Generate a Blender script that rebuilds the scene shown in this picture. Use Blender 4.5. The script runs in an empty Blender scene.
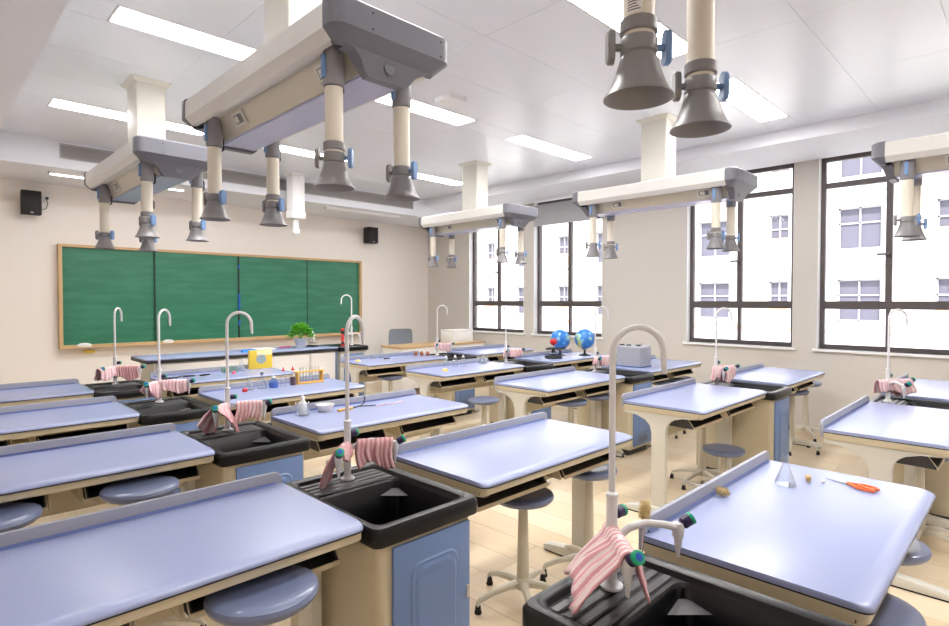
import bpy, bmesh, math, random
from mathutils import Vector, Matrix
PI = math.pi
random.seed(7)
sc = bpy.context.scene
C = sc.collection

# ------------------------------------------------------------ camera
cd = bpy.data.cameras.new('camera'); cam = bpy.data.objects.new('camera', cd); C.objects.link(cam)
cam.location = (0, 0, 1.5)
cam.rotation_euler = (PI/2 - 0.0223, 0, -0.7854)
cd.sensor_width = 36; cd.lens = 564.9/949*36; cd.clip_start = 0.05; cd.clip_end = 300
sc.camera = cam
# ------------------------------------------------------------ world, sun, exposure
w = bpy.data.worlds.new('world'); sc.world = w; w.use_nodes = True
bg = w.node_tree.nodes['Background']
tc = w.node_tree.nodes.new('ShaderNodeTexCoord'); sep = w.node_tree.nodes.new('ShaderNodeSeparateXYZ')
cr = w.node_tree.nodes.new('ShaderNodeValToRGB')
w.node_tree.links.new(tc.outputs['Generated'], sep.inputs[0]); w.node_tree.links.new(sep.outputs['Z'], cr.inputs[0])
w.node_tree.links.new(cr.outputs[0], bg.inputs['Color'])
cr.color_ramp.elements[0].position = 0.0; cr.color_ramp.elements[0].color = (.95, .97, 1, 1)
cr.color_ramp.elements[1].position = 1.0; cr.color_ramp.elements[1].color = (.62, .78, 1, 1)
bg.inputs['Strength'].default_value = 2.1
sl = bpy.data.lights.new('sun', 'SUN'); sl.energy = 4.5; sl.angle = .02; sl.color = (1, .96, .9)
sun = bpy.data.objects.new('sun', sl); C.objects.link(sun)
sun.rotation_euler = Vector((.72, .25, -.75)).to_track_quat('-Z', 'Y').to_euler()
LAMP = 24.0
vs = sc.view_settings
sc.display_settings.display_device = 'sRGB'
vs.view_transform = 'Standard'; vs.look = 'None'; vs.exposure = 0.55; vs.gamma = 1; vs.use_curve_mapping = False

# ------------------------------------------------------------ materials
def lin(c): return tuple(((v/255)/12.92 if v/255 <= .04045 else ((v/255+.055)/1.055)**2.4) for v in c)
MATS = {}
def mat(name, rgb, rough=.5, metal=0, noise=0.0, nscale=8, bump=0, bscale=60, spec=.5, coat=0, rgb2=None):
    if name in MATS: return MATS[name]
    m = bpy.data.materials.new(name); m.use_nodes = True; nt = m.node_tree; b = nt.nodes['Principled BSDF']
    c = lin(rgb); b.inputs['Base Color'].default_value = (*c, 1)
    b.inputs['Roughness'].default_value = rough; b.inputs['Metallic'].default_value = metal
    b.inputs['Specular IOR Level'].default_value = spec
    if coat: b.inputs['Coat Weight'].default_value = coat; b.inputs['Coat Roughness'].default_value = .08
    t = nt.nodes.new('ShaderNodeTexCoord')
    n = nt.nodes.new('ShaderNodeTexNoise'); n.inputs['Scale'].default_value = nscale; n.inputs['Detail'].default_value = 4
    nt.links.new(t.outputs['Object'], n.inputs['Vector'])
    mx = nt.nodes.new('ShaderNodeMix'); mx.data_type = 'RGBA'
    d = max(noise, .02)
    c2 = lin(rgb2) if rgb2 else tuple(v*(1-d) for v in c)
    c1 = c if rgb2 else tuple(min(1, v*(1+d*.5)) for v in c)
    mx.inputs[6].default_value = (*c1, 1); mx.inputs[7].default_value = (*c2, 1)
    nt.links.new(n.outputs['Fac'], mx.inputs[0]); nt.links.new(mx.outputs[2], b.inputs['Base Color'])
    if bump:
        n2 = nt.nodes.new('ShaderNodeTexNoise'); n2.inputs['Scale'].default_value = bscale
        nt.links.new(t.outputs['Object'], n2.inputs['Vector'])
        bp = nt.nodes.new('ShaderNodeBump'); bp.inputs['Strength'].default_value = bump; bp.inputs['Distance'].default_value = .002
        nt.links.new(n2.outputs['Fac'], bp.inputs['Height']); nt.links.new(bp.outputs[0], b.inputs['Normal'])
    MATS[name] = m; return m
def emis(name, rgb, s):
    m = bpy.data.materials.new(name); m.use_nodes = True; nt = m.node_tree; nt.nodes.clear()
    e = nt.nodes.new('ShaderNodeEmission'); e.inputs[0].default_value = (*lin(rgb), 1); e.inputs[1].default_value = s
    o = nt.nodes.new('ShaderNodeOutputMaterial'); nt.links.new(e.outputs[0], o.inputs[0]); return m
def glass(name, tint=(255, 255, 255), gloss=.5, haze=0.0):
    m = bpy.data.materials.new(name); m.use_nodes = True; nt = m.node_tree; nt.nodes.clear()
    t = nt.nodes.new('ShaderNodeBsdfTransparent'); t.inputs[0].default_value = (*lin(tint), 1)
    g = nt.nodes.new('ShaderNodeBsdfGlossy'); g.inputs['Roughness'].default_value = .03
    f = nt.nodes.new('ShaderNodeLayerWeight'); f.inputs[0].default_value = .25
    mu = nt.nodes.new('ShaderNodeMath'); mu.operation = 'MULTIPLY'; mu.inputs[1].default_value = gloss
    mx = nt.nodes.new('ShaderNodeMixShader'); o = nt.nodes.new('ShaderNodeOutputMaterial')
    nt.links.new(f.outputs['Facing'], mu.inputs[0]); nt.links.new(mu.outputs[0], mx.inputs[0])
    nt.links.new(t.outputs[0], mx.inputs[1]); nt.links.new(g.outputs[0], mx.inputs[2])
    last = mx
    if haze:
        d = nt.nodes.new('ShaderNodeBsdfDiffuse'); d.inputs[0].default_value = (.9, .92, .95, 1)
        m2 = nt.nodes.new('ShaderNodeMixShader'); m2.inputs[0].default_value = haze
        nt.links.new(mx.outputs[0], m2.inputs[1]); nt.links.new(d.outputs[0], m2.inputs[2]); last = m2
    nt.links.new(last.outputs[0], o.inputs[0]); return m

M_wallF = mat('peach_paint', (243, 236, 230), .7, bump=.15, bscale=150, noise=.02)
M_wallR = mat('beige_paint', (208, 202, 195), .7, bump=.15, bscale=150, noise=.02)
M_white = mat('white_paint', (240, 239, 240), .6, noise=.02)
M_ceil = mat('ceiling_panel_white', (230, 233, 241), .3, noise=.02, spec=.5)
M_soff = mat('soffit_white', (232, 233, 240), .65, noise=.02)
M_gapg = mat('seam_grey', (196, 196, 202), .8)
M_top = mat('bench_blue', (154, 163, 200), .27, noise=.015, nscale=3, spec=.55)
M_lip = mat('lip_grey', (158, 160, 174), .45)
M_lipb = mat('lip_shade_blue', (84, 100, 156), .5)  # dark blue standing in for the shadow line under the back lip
M_black = mat('black_edge', (30, 29, 32), .5)
M_cream = mat('cream_metal', (208, 196, 168), .5, noise=.03, bump=.08, bscale=300)
M_pale = mat('pale_cream_metal', (216, 213, 204), .45, noise=.02)
M_dark = mat('book_box_dark', (62, 62, 64), .55)
M_door = mat('door_blue', (116, 142, 190), .4, noise=.03)
M_resin = mat('black_resin', (13, 13, 17), .3, noise=.15, nscale=30, bump=.15, bscale=180, spec=.4)
M_resin2 = mat('worn_resin', (96, 92, 96), .3, noise=.5, nscale=10, rgb2=(30, 28, 30))
M_tap = mat('tap_white', (226, 224, 226), .3, spec=.6)
M_tapg = mat('tap_warm_grey', (196, 190, 184), .35, spec=.6)
M_purple = mat('knob_purple', (48, 32, 78), .35)
M_green = mat('knob_green', (22, 168, 120), .35)
M_kblue = mat('knob_blue', (30, 88, 190), .35)
M_seat = mat('seat_blue', (108, 118, 150), .33, noise=.04, coat=.3)
M_rubber = mat('black_rubber', (26, 24, 26), .7)
M_stoolm = mat('stool_metal', (206, 198, 180), .35, spec=.6)
M_chrome = mat('brushed_metal', (200, 200, 205), .25, metal=.9)
M_alu = mat('pod_rail', (222, 220, 216), .35, noise=.03, spec=.5)
M_cap = mat('pod_cap_grey', (112, 112, 121), .45, noise=.03)
M_hull = mat('pod_trough_metal', (202, 197, 184), .3, metal=.35, noise=.06, nscale=5)
M_tray = mat('pod_tray_lavender', (186, 188, 220), .25, noise=.05)
M_sleeve = mat('sleeve_grey', (142, 140, 145), .45)
M_pipe = mat('pipe_cream', (232, 224, 208), .4)
M_bell = mat('bell_grey', (136, 133, 134), .36, noise=.03)
M_clipb = mat('clip_blue', (116, 150, 196), .35)
M_screen = mat('display_grey', (110, 116, 118), .3)
M_frame = mat('window_dark_metal', (88, 80, 80), .45)
M_wood = mat('light_wood_trim', (206, 172, 128), .45, noise=.12, nscale=14)
M_blind = mat('blind_grey', (178, 178, 182), .8)
M_spk = mat('speaker_black', (34, 31, 33), .7)
M_yellow = mat('yellow_plastic', (238, 206, 70), .5)
M_red = mat('red_plastic', (206, 40, 44), .4)
M_paper = mat('white_card', (240, 238, 236), .7)
M_gloss = mat('white_gloss', (238, 234, 230), .2, noise=.02)
M_leaf = mat('leaf_green', (112, 190, 60), .5, noise=.35, nscale=25)
M_pot = mat('pot_grey', (190, 194, 208), .45)
M_grille = mat('grille_grey', (176, 172, 170), .5)
M_grilleD = mat('grille_dark', (120, 116, 116), .8)
M_mesh = mat('chair_mesh_grey', (140, 146, 154), .8, noise=.1, nscale=120)
M_chblk = mat('chair_black', (40, 40, 44), .5)
M_orange = mat('orange_plastic', (240, 108, 42), .35)
M_cork = mat('cork', (206, 172, 112), .8, noise=.3, nscale=60)
M_brist = mat('bristle_tan', (214, 188, 130), .9, noise=.3, nscale=80, bump=1, bscale=300)
M_rack = mat('orange_wood', (232, 180, 84), .45, noise=.15, nscale=20)
M_bluel = mat('blue_liquid', (20, 150, 220), .2)
M_dkred = mat('dark_liquid', (70, 24, 50), .3)
M_case = mat('case_grey', (176, 178, 188), .35, noise=.03)
M_caseb = mat('case_blue_trim', (70, 96, 150), .5)
M_conc = mat('facade_white', (246, 243, 238), .85)
M_band = mat('facade_salmon', (240, 190, 160), .85)
M_fwin = mat('facade_window_frame', (190, 186, 190), .5)
M_fgl = mat('facade_glass', (104, 102, 116), .5)
M_orp = mat('facade_orange_panel', (236, 180, 140), .7)
M_asph = mat('yard_paving', (200, 196, 190), .9)
G_win = glass('window_glass', gloss=.12)
G_lab = glass('lab_glass', (250, 252, 253), gloss=.8, haze=.04)
G_blue = glass('tinted_glass_blue', (120, 190, 235), gloss=.6, haze=.1)
E_lamp = emis('lamp_diffuser', (255, 253, 250), LAMP)
E_lamp2 = emis('board_lamp_diffuser', (255, 252, 246), 6)

def board_mat():
    m = mat('chalkboard_green', (58, 122, 92), .34, noise=.05, nscale=2)
    nt = m.node_tree; b = nt.nodes['Principled BSDF']
    t = nt.nodes.new('ShaderNodeTexCoord'); mp = nt.nodes.new('ShaderNodeMapping'); mp.inputs['Scale'].default_value = (1.2, 1, 7)
    n = nt.nodes.new('ShaderNodeTexNoise'); n.inputs['Scale'].default_value = 1.6; n.inputs['Detail'].default_value = 6
    r = nt.nodes.new('ShaderNodeValToRGB'); r.color_ramp.elements[0].position = .42; r.color_ramp.elements[1].position = .75
    r.color_ramp.elements[0].color = (*lin((42, 116, 88)), 1); r.color_ramp.elements[1].color = (*lin((60, 134, 106)), 1)
    nt.links.new(t.outputs['Object'], mp.inputs[0]); nt.links.new(mp.outputs[0], n.inputs['Vector']); nt.links.new(n.outputs['Fac'], r.inputs[0])
    nt.links.new(r.outputs[0], b.inputs['Base Color']); return m
M_board = board_mat()

def plank_mat(i):
    base = [(234, 213, 180), (229, 206, 171), (238, 219, 189), (232, 210, 178)][i]
    dk = tuple(int(v*.9) for v in base)
    m = mat('oak_plank_%d' % i, base, .32, spec=.5)
    nt = m.node_tree; b = nt.nodes['Principled BSDF']
    t = nt.nodes.new('ShaderNodeTexCoord'); mp = nt.nodes.new('ShaderNodeMapping'); mp.inputs['Scale'].default_value = (14, 1.1, 1)
    mp.inputs['Location'].default_value = (i*3.1, i*1.7, 0)
    n = nt.nodes.new('ShaderNodeTexNoise'); n.inputs['Scale'].default_value = 3; n.inputs['Detail'].default_value = 7; n.inputs['Distortion'].default_value = .6
    mx = nt.nodes.new('ShaderNodeMix'); mx.data_type = 'RGBA'; mx.inputs[6].default_value = (*lin(base), 1); mx.inputs[7].default_value = (*lin(dk), 1)
    nt.links.new(t.outputs['Object'], mp.inputs[0]); nt.links.new(mp.outputs[0], n.inputs['Vector'])
    nt.links.new(n.outputs['Fac'], mx.inputs[0]); nt.links.new(mx.outputs[2], b.inputs['Base Color']); return m
M_planks = [plank_mat(i) for i in range(4)]

def towel_mat(name, a, b_, freq):
    m = bpy.data.materials.new(name); m.use_nodes = True; nt = m.node_tree; b = nt.nodes['Principled BSDF']
    b.inputs['Roughness'].default_value = .9
    uv = nt.nodes.new('ShaderNodeUVMap'); mp = nt.nodes.new('ShaderNodeMapping')
    wv = nt.nodes.new('ShaderNodeTexWave'); wv.inputs['Scale'].default_value = freq; wv.inputs['Distortion'].default_value = 1.2
    wv.inputs['Detail'].default_value = 3; wv.inputs['Detail Scale'].default_value = 3
    r = nt.nodes.new('ShaderNodeValToRGB'); r.color_ramp.elements[0].position = .35; r.color_ramp.elements[1].position = .62
    r.color_ramp.elements[0].color = (*lin(a), 1); r.color_ramp.elements[1].color = (*lin(b_), 1)
    n = nt.nodes.new('ShaderNodeTexNoise'); n.inputs['Scale'].default_value = 90
    bp = nt.nodes.new('ShaderNodeBump'); bp.inputs['Strength'].default_value = .5; bp.inputs['Distance'].default_value = .002
    nt.links.new(uv.outputs[0], mp.inputs[0]); nt.links.new(mp.outputs[0], wv.inputs['Vector']); nt.links.new(wv.outputs['Fac'], r.inputs[0])
    nt.links.new(r.outputs[0], b.inputs['Base Color']); nt.links.new(uv.outputs[0], n.inputs['Vector'])
    nt.links.new(n.outputs['Fac'], bp.inputs['Height']); nt.links.new(bp.outputs[0], b.inputs['Normal']); return m
M_tow = [towel_mat('towel_pink_stripe', (222, 160, 166), (238, 216, 214), 2.4),
         towel_mat('towel_pink_fine', (206, 140, 146), (228, 190, 190), 2.6),
         towel_mat('towel_pale_pink', (228, 176, 184), (242, 218, 220), 2.2)]
def globe_mat():
    m = mat('globe_map', (50, 130, 215), .3, coat=.4)
    nt = m.node_tree; b = nt.nodes['Principled BSDF']
    t = nt.nodes.new('ShaderNodeTexCoord'); n = nt.nodes.new('ShaderNodeTexNoise'); n.inputs['Scale'].default_value = 9; n.inputs['Detail'].default_value = 5
    r = nt.nodes.new('ShaderNodeValToRGB'); e = r.color_ramp.elements
    e[0].position = .50; e[0].color = (*lin((44, 128, 216)), 1); e[1].position = .74; e[1].color = (*lin((240, 214, 120)), 1)
    k = r.color_ramp.elements.new(.57); k.color = (*lin((120, 190, 225)), 1)
    k = r.color_ramp.elements.new(.62); k.color = (*lin((190, 205, 120)), 1)
    nt.links.new(t.outputs['Object'], n.inputs['Vector']); nt.links.new(n.outputs['Fac'], r.inputs[0]); nt.links.new(r.outputs[0], b.inputs['Base Color'])
    return m
M_globe = globe_mat()

# ------------------------------------------------------------ mesh builder
class MB:
    def __init__(s): s.v = []; s.f = []; s.m = []; s.cur = 0; s.uv = None
    def mat(s, i): s.cur = i; return s
    def add(s, vs, fs):
        o = len(s.v); s.v += [tuple(v) for v in vs]
        for f in fs: s.f.append([i+o for i in f]); s.m.append(s.cur)
        return s
    def box(s, x0, x1, y0, y1, z0, z1):
        v = [(x, y, z) for z in (z0, z1) for y in (y0, y1) for x in (x0, x1)]
        return s.add(v, [(0, 2, 3, 1), (4, 5, 7, 6), (0, 1, 5, 4), (2, 6, 7, 3), (0, 4, 6, 2), (1, 3, 7, 5)])
    def prism(s, poly, axis, a, b):
        def p(u, v, w): return {'x': (w, u, v), 'y': (u, w, v), 'z': (u, v, w)}[axis]
        n = len(poly); vs = [p(u, v, a) for u, v in poly]+[p(u, v, b) for u, v in poly]
        return s.add(vs, [tuple(range(n))[::-1], tuple(range(n, 2*n))]+[(i, (i+1) % n, n+(i+1) % n, n+i) for i in range(n)])
    def loft(s, rings, cap0=True, cap1=True, closed=True):
        n = len(rings[0]); vs = [p for r in rings for p in r]; fs = []
        for k in range(len(rings)-1):
            for i in range(n if closed else n-1):
                j = (i+1) % n; fs.append((k*n+i, k*n+j, (k+1)*n+j, (k+1)*n+i))
        if cap0: fs.append(tuple(range(n))[::-1])
        if cap1: fs.append(tuple(range((len(rings)-1)*n, len(rings)*n)))
        return s.add(vs, fs)
    def lathe(s, prof, c=(0, 0, 0), seg=20, M=None, cap0=True, cap1=True):
        rings = []
        for r, z in prof:
            rg = [Vector((r*math.cos(2*PI*i/seg), r*math.sin(2*PI*i/seg), z)) for i in range(seg)]
            if M: rg = [M @ p for p in rg]
            rings.append([p+Vector(c) for p in rg])
        return s.loft(rings, cap0, cap1)
    def tube(s, pts, r, seg=10):
        pts = [Vector(p) for p in pts]; rings = []; n = len(pts)
        rs = r if isinstance(r, (list, tuple)) else [r]*n
        up = None
        for i, p in enumerate(pts):
            t = (pts[min(i+1, n-1)]-pts[max(i-1, 0)]).normalized()
            if up is None: up = t.orthogonal().normalized()
            up = (up - t*up.dot(t)).normalized(); b = t.cross(up)
            rings.append([p+(up*math.cos(2*PI*k/seg)+b*math.sin(2*PI*k/seg))*rs[i] for k in range(seg)])
        return s.loft(rings)
    def sphere(s, c, r, seg=16, rg=10, sc=(1, 1, 1)):
        rings = []
        for k in range(1, rg):
            a = -PI/2+PI*k/rg
            rings.append([Vector(c)+Vector((r*sc[0]*math.cos(a)*math.cos(2*PI*i/seg), r*sc[1]*math.cos(a)*math.sin(2*PI*i/seg), r*sc[2]*math.sin(a))) for i in range(seg)])
        return s.loft(rings)
    def build(s, name, mats, parent=None, loc=(0, 0, 0), rz=0, smooth=.6, bevel=0, bseg=2):
        me = s.mesh(name, mats, smooth, bevel, bseg)
        return link(name, me, parent, loc, rz)
    def mesh(s, name, mats, smooth=.6, bevel=0, bseg=2):
        me = bpy.data.meshes.new(name); me.from_pydata(s.v, [], s.f)
        for m in (mats if isinstance(mats, (list, tuple)) else [mats]): me.materials.append(m)
        me.polygons.foreach_set('material_index', s.m)
        bm = bmesh.new(); bm.from_mesh(me)
        bmesh.ops.recalc_face_normals(bm, faces=bm.faces)
        if bevel:
            es = [e for e in bm.edges if len(e.link_faces) == 2 and e.calc_face_angle(0) > .6]
            bmesh.ops.bevel(bm, geom=es, offset=bevel, segments=bseg, profile=.5, affect='EDGES', clamp_overlap=True)
        bm.to_mesh(me); bm.free()
        if smooth:
            me.polygons.foreach_set('use_smooth', [True]*len(me.polygons)); me.set_sharp_from_angle(angle=smooth)
        me.update(); return me
def link(name, me, parent=None, loc=(0, 0, 0), rz=0):
    o = bpy.data.objects.new(name, me); C.objects.link(o); o.location = loc; o.rotation_euler = (0, 0, rz)
    if parent: o.parent = parent
    return o
def tag(o, label, cat, group=None, kind=None):
    o['label'] = label; o['category'] = cat
    if group: o['group'] = group
    if kind: o['kind'] = kind
    return o
def thing(name, label, cat, loc=(0, 0, 0), rz=0, group=None):
    return tag(link(name, None, None, loc, rz), label, cat, group)
def struct(name, mb, mats, parent=None, **k):
    o = mb.build(name, mats, parent, **k)
    if not parent: o['kind'] = 'structure'
    return o
KIDS = {}
def kids(o): return [c for c in bpy.data.objects if c.parent == o]
def dup(root, loc, rz, label, group=None):
    if root.name not in KIDS: KIDS[root.name] = [(c, kids(c)) for c in kids(root)]
    r = root.copy(); C.objects.link(r); r.location = loc; r.rotation_euler = (0, 0, rz); r['label'] = label
    if group: r['group'] = group
    for c, gs in KIDS[root.name]:
        d = c.copy(); C.objects.link(d); d.parent = r
        for g in gs:
            e = g.copy(); C.objects.link(e); e.parent = d
    return r
def rrect(x0, x1, y0, y1, r, z, n=4):
    out = []
    for cx, cy, a in ((x1-r, y1-r, 0), (x0+r, y1-r, PI/2), (x0+r, y0+r, PI), (x1-r, y0+r, 1.5*PI)):
        for k in range(n+1): out.append((cx+r*math.cos(a+PI/2*k/n), cy+r*math.sin(a+PI/2*k/n), z))
    return out
def arc(cx, cy, r, a0, a1, n): return [(cx+r*math.cos(a0+(a1-a0)*k/n), cy+r*math.sin(a0+(a1-a0)*k/n)) for k in range(n+1)]

# ------------------------------------------------------------ layout numbers
XL, XR, YB, YF, ZC = -1.3, 7.31, -3.2, 8.62, 3.23
ZS, ZSR = 2.93, 3.10            # front/left soffit and window soffit undersides
SY = [0.779+1.257*(4-r) for r in range(5)]     # faucet y of each row, 0 = nearest the blackboard
XA, XB = 1.285, 5.0875

# ------------------------------------------------------------ room shell
flo = struct('floor', MB().box(XL, XR, YB, YF, -.12, -.012), M_gapg)
pw, pl = .235, 1.22
pmesh = []
for i in range(4):
    pmesh.append(MB().box(-pw/2+.0012, pw/2-.0012, -pl/2+.0012, pl/2-.0012, -.0115, 0).mesh('plank', M_planks[i], smooth=0))
x = .1; k = 0
while x+pw < XR+.01:
    y = .45-random.random()*pl; 
    while y < YF-.02:
        y0 = max(y, -.3); y1 = min(y+pl, YF)
        if y1-y0 > .05:
            o = link('plank', pmesh[random.randrange(4)], flo, (x+pw/2, (y0+y1)/2, 0)); o.scale = (1, (y1-y0)/pl, 1)
        y += pl
    x += pw
xe = x
st = MB()
x = XL
while x < .1-.01:
    y = YB
    while y < YF: st.box(x+.001, min(x+pw, .1)-.001, y+.001, min(y+pl, YF)-.001, -.0115, 0); y += pl
    x += pw
x = .1
while x < XR:
    st.box(x+.001, min(x+pw, XR)-.001, YB, -.85, -.0115, 0); x += pw
if xe < XR-.01: st.box(xe+.001, XR, -.8, YF, -.0115, 0)
o = st.build('boarding', M_planks[0], flo, smooth=0); o['kind'] = 'stuff'

struct('ceiling', MB().box(XL-.3, XR+.4, YB-.2, YF+.2, ZC+.02, ZC+.2), M_gapg)
ceil = bpy.data.objects['ceiling']
LY = [(-.465, -.195), (1.69, 1.96), (3.845, 4.115), (6.0, 6.27)]
LX = [(.89, 2.21), (2.565, 3.885), (4.56, 5.88)]
xs = [.29-.6, .29+.6-.6] ; xs = [-.31, .29, 1.49, 2.69, 3.89, 5.09, 6.30]
g = .0012
def cpanel(x0, x1, y0, y1, par=ceil, mb=None):
    m = mb or MB()
    m.box(x0+g, x1-g, y0+g, y1-g, ZC, ZC+.025)
    if not mb: m.build('ceiling_panel', M_ceil, par, smooth=0)
rows = []
for a, b in zip([-.195, 1.96, 4.115], [1.69, 3.845, 6.0]): rows += [(a+(b-a)*k/3, a+(b-a)*(k+1)/3) for k in range(3)]
rows += [(6.27, 6.885), (6.885, 7.5)]
for y0, y1 in rows:
    for x0, x1 in zip(xs, xs[1:]): cpanel(x0, x1, y0, y1)
for (y0, y1) in LY[1:]:
    for x0, x1 in ((-.31, .89), (2.21, 2.565), (3.885, 4.56), (5.88, 6.30)): cpanel(x0, x1, y0, y1)
stp = MB()
for x0, x1 in ((-.31, .89), (2.21, 2.565), (3.885, 4.56), (5.88, 6.30)): cpanel(x0, x1, *LY[0], mb=stp)
for j in range(4):
    for x0, x1 in zip(xs, xs[1:]): cpanel(x0, x1, -.465-.62*(j+1), -.465-.62*j, mb=stp)
o = stp.build('panel_field', M_ceil, ceil, smooth=0); o['kind'] = 'stuff'
# walls
struct('wall_front', MB().box(XL-.2, XR+.3, YF, YF+.2, 0, ZC+.1), M_wallF)
struct('wall_back', MB().box(XL-.2, XR+.3, YB-.2, YB, 0, ZC+.1), M_wallF)
struct('wall_left', MB().box(XL-.2, XL, YB, YF, 0, ZC+.1), M_wallF)
WIN = [(6.14, 7.45), (4.62, 5.92), (2.04, 3.32), (.50, 1.79), (-2.3, -1.0)]
ZW0, ZW1 = .95, 3.12
m = MB(); x0, x1 = XR, XR+.24
m.box(x0, x1, YB, YF, 0, ZW0); m.box(x0, x1, YB, YF, ZW1, ZC+.1)
ys = sorted([YB, YF]+[v for a in WIN for v in a])
for a, b in zip(ys[::2], ys[1::2]): m.box(x0, x1, a, b, ZW0, ZW1)
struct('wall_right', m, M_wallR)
# soffits
struct('trim_1', MB().box(XL, XR, 7.5, YF, ZS, ZC+.03), M_soff)            # front drop
struct('trim_2', MB().box(6.30, XR, YB, 7.5, ZSR, ZC+.03), M_soff)         # window side drop
struct('trim_3', MB().box(XL, .56, YB, 7.5, ZS, ZC+.03), M_soff)           # left drop
for i, (a, b, c, d) in enumerate([(XL, XR, YF-.012, YF), (XR-.012, XR, YB, YF)]):
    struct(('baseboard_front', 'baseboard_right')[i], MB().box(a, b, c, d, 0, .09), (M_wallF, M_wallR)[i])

# windows
def window(n, ya, yb):
    mc = (ya+yb)/2; X0, X1 = XR+.09, XR+.15; t = .05
    w0 = link('window_%d' % n, None); w0['kind'] = 'structure'
    f = MB(); f.box(X0, X1, ya, ya+t, ZW0, ZW1); f.box(X0, X1, yb-t, yb, ZW0, ZW1); f.box(X0, X1, ya+t, yb-t, ZW0, ZW0+t); f.box(X0, X1, ya+t, yb-t, ZW1-t, ZW1)
    f.build('window_frame', M_frame, w0, smooth=0, bevel=.004)
    MB().box(X0-.005, X1, ya+t, yb-t, 1.402, 1.492).build('transom', M_frame, w0, smooth=0, bevel=.004)
    MB().box(X0-.005, X1, ya+t, yb-t, 2.77, 2.83).build('transom', M_frame, w0, smooth=0, bevel=.004)
    for z0, z1, wd in ((ZW0+t, 1.402, .04), (1.492, 2.77, .06)):
        MB().box(X0-.004, X1-.006, mc-wd/2, mc+wd/2, z0, z1).build('mullion', M_frame, w0, smooth=0, bevel=.004)
    for z0, z1 in ((ZW0+t, 1.402), (1.492, 2.77)):
        for a, b in ((ya+t, mc-.02), (mc+.02, yb-t)):
            MB().box(X0+.026, X0+.032, a, b, z0, z1).build('pane', G_win, w0, smooth=0)
    MB().box(X0+.026, X0+.032, ya+t, yb-t, 2.83, ZW1-t).build('pane', G_win, w0, smooth=0)
    h = MB(); h.box(X0-.04, X0-.004, mc-.012, mc+.012, 1.98, 2.01); h.box(X0-.045, X0-.03, mc-.012, mc+.10, 1.985, 2.005)
    h.build('window_handle', M_frame, w0, smooth=0, bevel=.003)
    MB().box(XR-.03, X0, ya-.04, yb+.04, ZW0-.03, ZW0).build('window_sill', M_white, w0, smooth=0, bevel=.004)
    for a, b in ((ya-.0, ya+.004), (yb-.004, yb)):
        MB().box(XR-.001, X0, a, b, ZW0, ZW1).build('jamb_lining', M_white, w0, smooth=0)
for i, (a, b) in enumerate(WIN): window(i+1, a, b)
bl = thing('roller_blind', 'grey roller blind pulled a little way down over the second window from the blackboard', 'blind', (XR-.05, 5.26, 2.72))
MB().box(0, .012, -.70, .62, 0, .33).build('fabric', M_blind, bl, smooth=0)
MB().tube([(.006, -.70, 0), (.006, .62, 0)], .012, 10).build('bottom_bar', M_blind, bl)

# ------------------------------------------------------------ buildings outside
fb = thing('apartment_building', 'bright white apartment block seen through the windows', 'building', (30, 8, -6))
def facade():
    wl = MB(); bnd = MB()
    fl = [(-1.9-3.27, -.2-3.27), (-1.9, -.0), (1.1, 2.45), (3.9, 5.67), (7.2, 8.9), (10.4, 12.1)]
    fl = [(z-1.88 if False else z, y) for z, y in [(-3.2, -1.3), (-.6+.2, 1.1-.1), (2.0, 3.9), (5.2, 7.1), (8.5, 10.4)]]
    fl = [(zc-.95, zc+.95) for zc in (-1.8, 1.5, 4.75, 8.0, 11.3)]
    cols = []
    y = 4.92-6.45*4; i = 0
    while y < 48:
        wd = 1.66 if i % 2 == 0 else .90
        cols.append((y, y+wd)); y += wd+(2.02 if i % 2 == 0 else 1.87); i += 1
    zb = [-6]+[v for a in fl for v in a]+[15]
    for a, b in zip(zb[::2], zb[1::2]): wl.box(30, 30.5, -26, 50, a, b)
    yb = [-26]+[v for a in cols for v in a]+[50]
    for z0, z1 in fl:
        for a, b in zip(yb[::2], yb[1::2]): wl.box(30, 30.5, a, b, z0, z1)
    o = wl.build('facade_wall', M_conc, fb, loc=(-30, -8, 6), smooth=0)
    for z in (.15, -3.15): MB().box(29.93, 30, -26, 50, z-.1, z+.1).build('string_course', M_band, fb, loc=(-30, -8, 6), smooth=0)
    for z0, z1 in fl:
        for j, (a, b) in enumerate(cols):
            c = (a+b)/2; f = MB()
            for p in ((a, a+.07), (c-.035, c+.035), (b-.07, b)): f.box(30.25, 30.32, p[0], p[1], z0, z1)
            for q in ((z0, z0+.07), (z0+1.15, z0+1.22), (z1-.07, z1)): f.box(30.25, 30.32, a, b, q[0], q[1])
            fo = f.build('window', M_fwin, fb, loc=(-30, -8, 6), smooth=0)
            MB().box(30.33, 30.36, a, b, z0, z1).build('pane', M_fgl, fo, smooth=0)
            if j % 2 == 1:
                MB().box(30.15, 30.22, a, b, z0, z0+.75).build('panel', M_orp, fb, loc=(-30, -8, 6), smooth=0)
            else:
                u = MB(); u.box(29.45, 30, a-.4, a+.6, z0-.75, z0-.1); u.build('air_conditioner', M_fwin, fb, loc=(-30, -8, 6), smooth=0, bevel=.03)
facade()
struct('trim_9', MB().box(XR+.5, 60, -60, 80, -6.2, -6), M_asph)
bpy.data.objects['trim_9'].name = 'ground'
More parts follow.
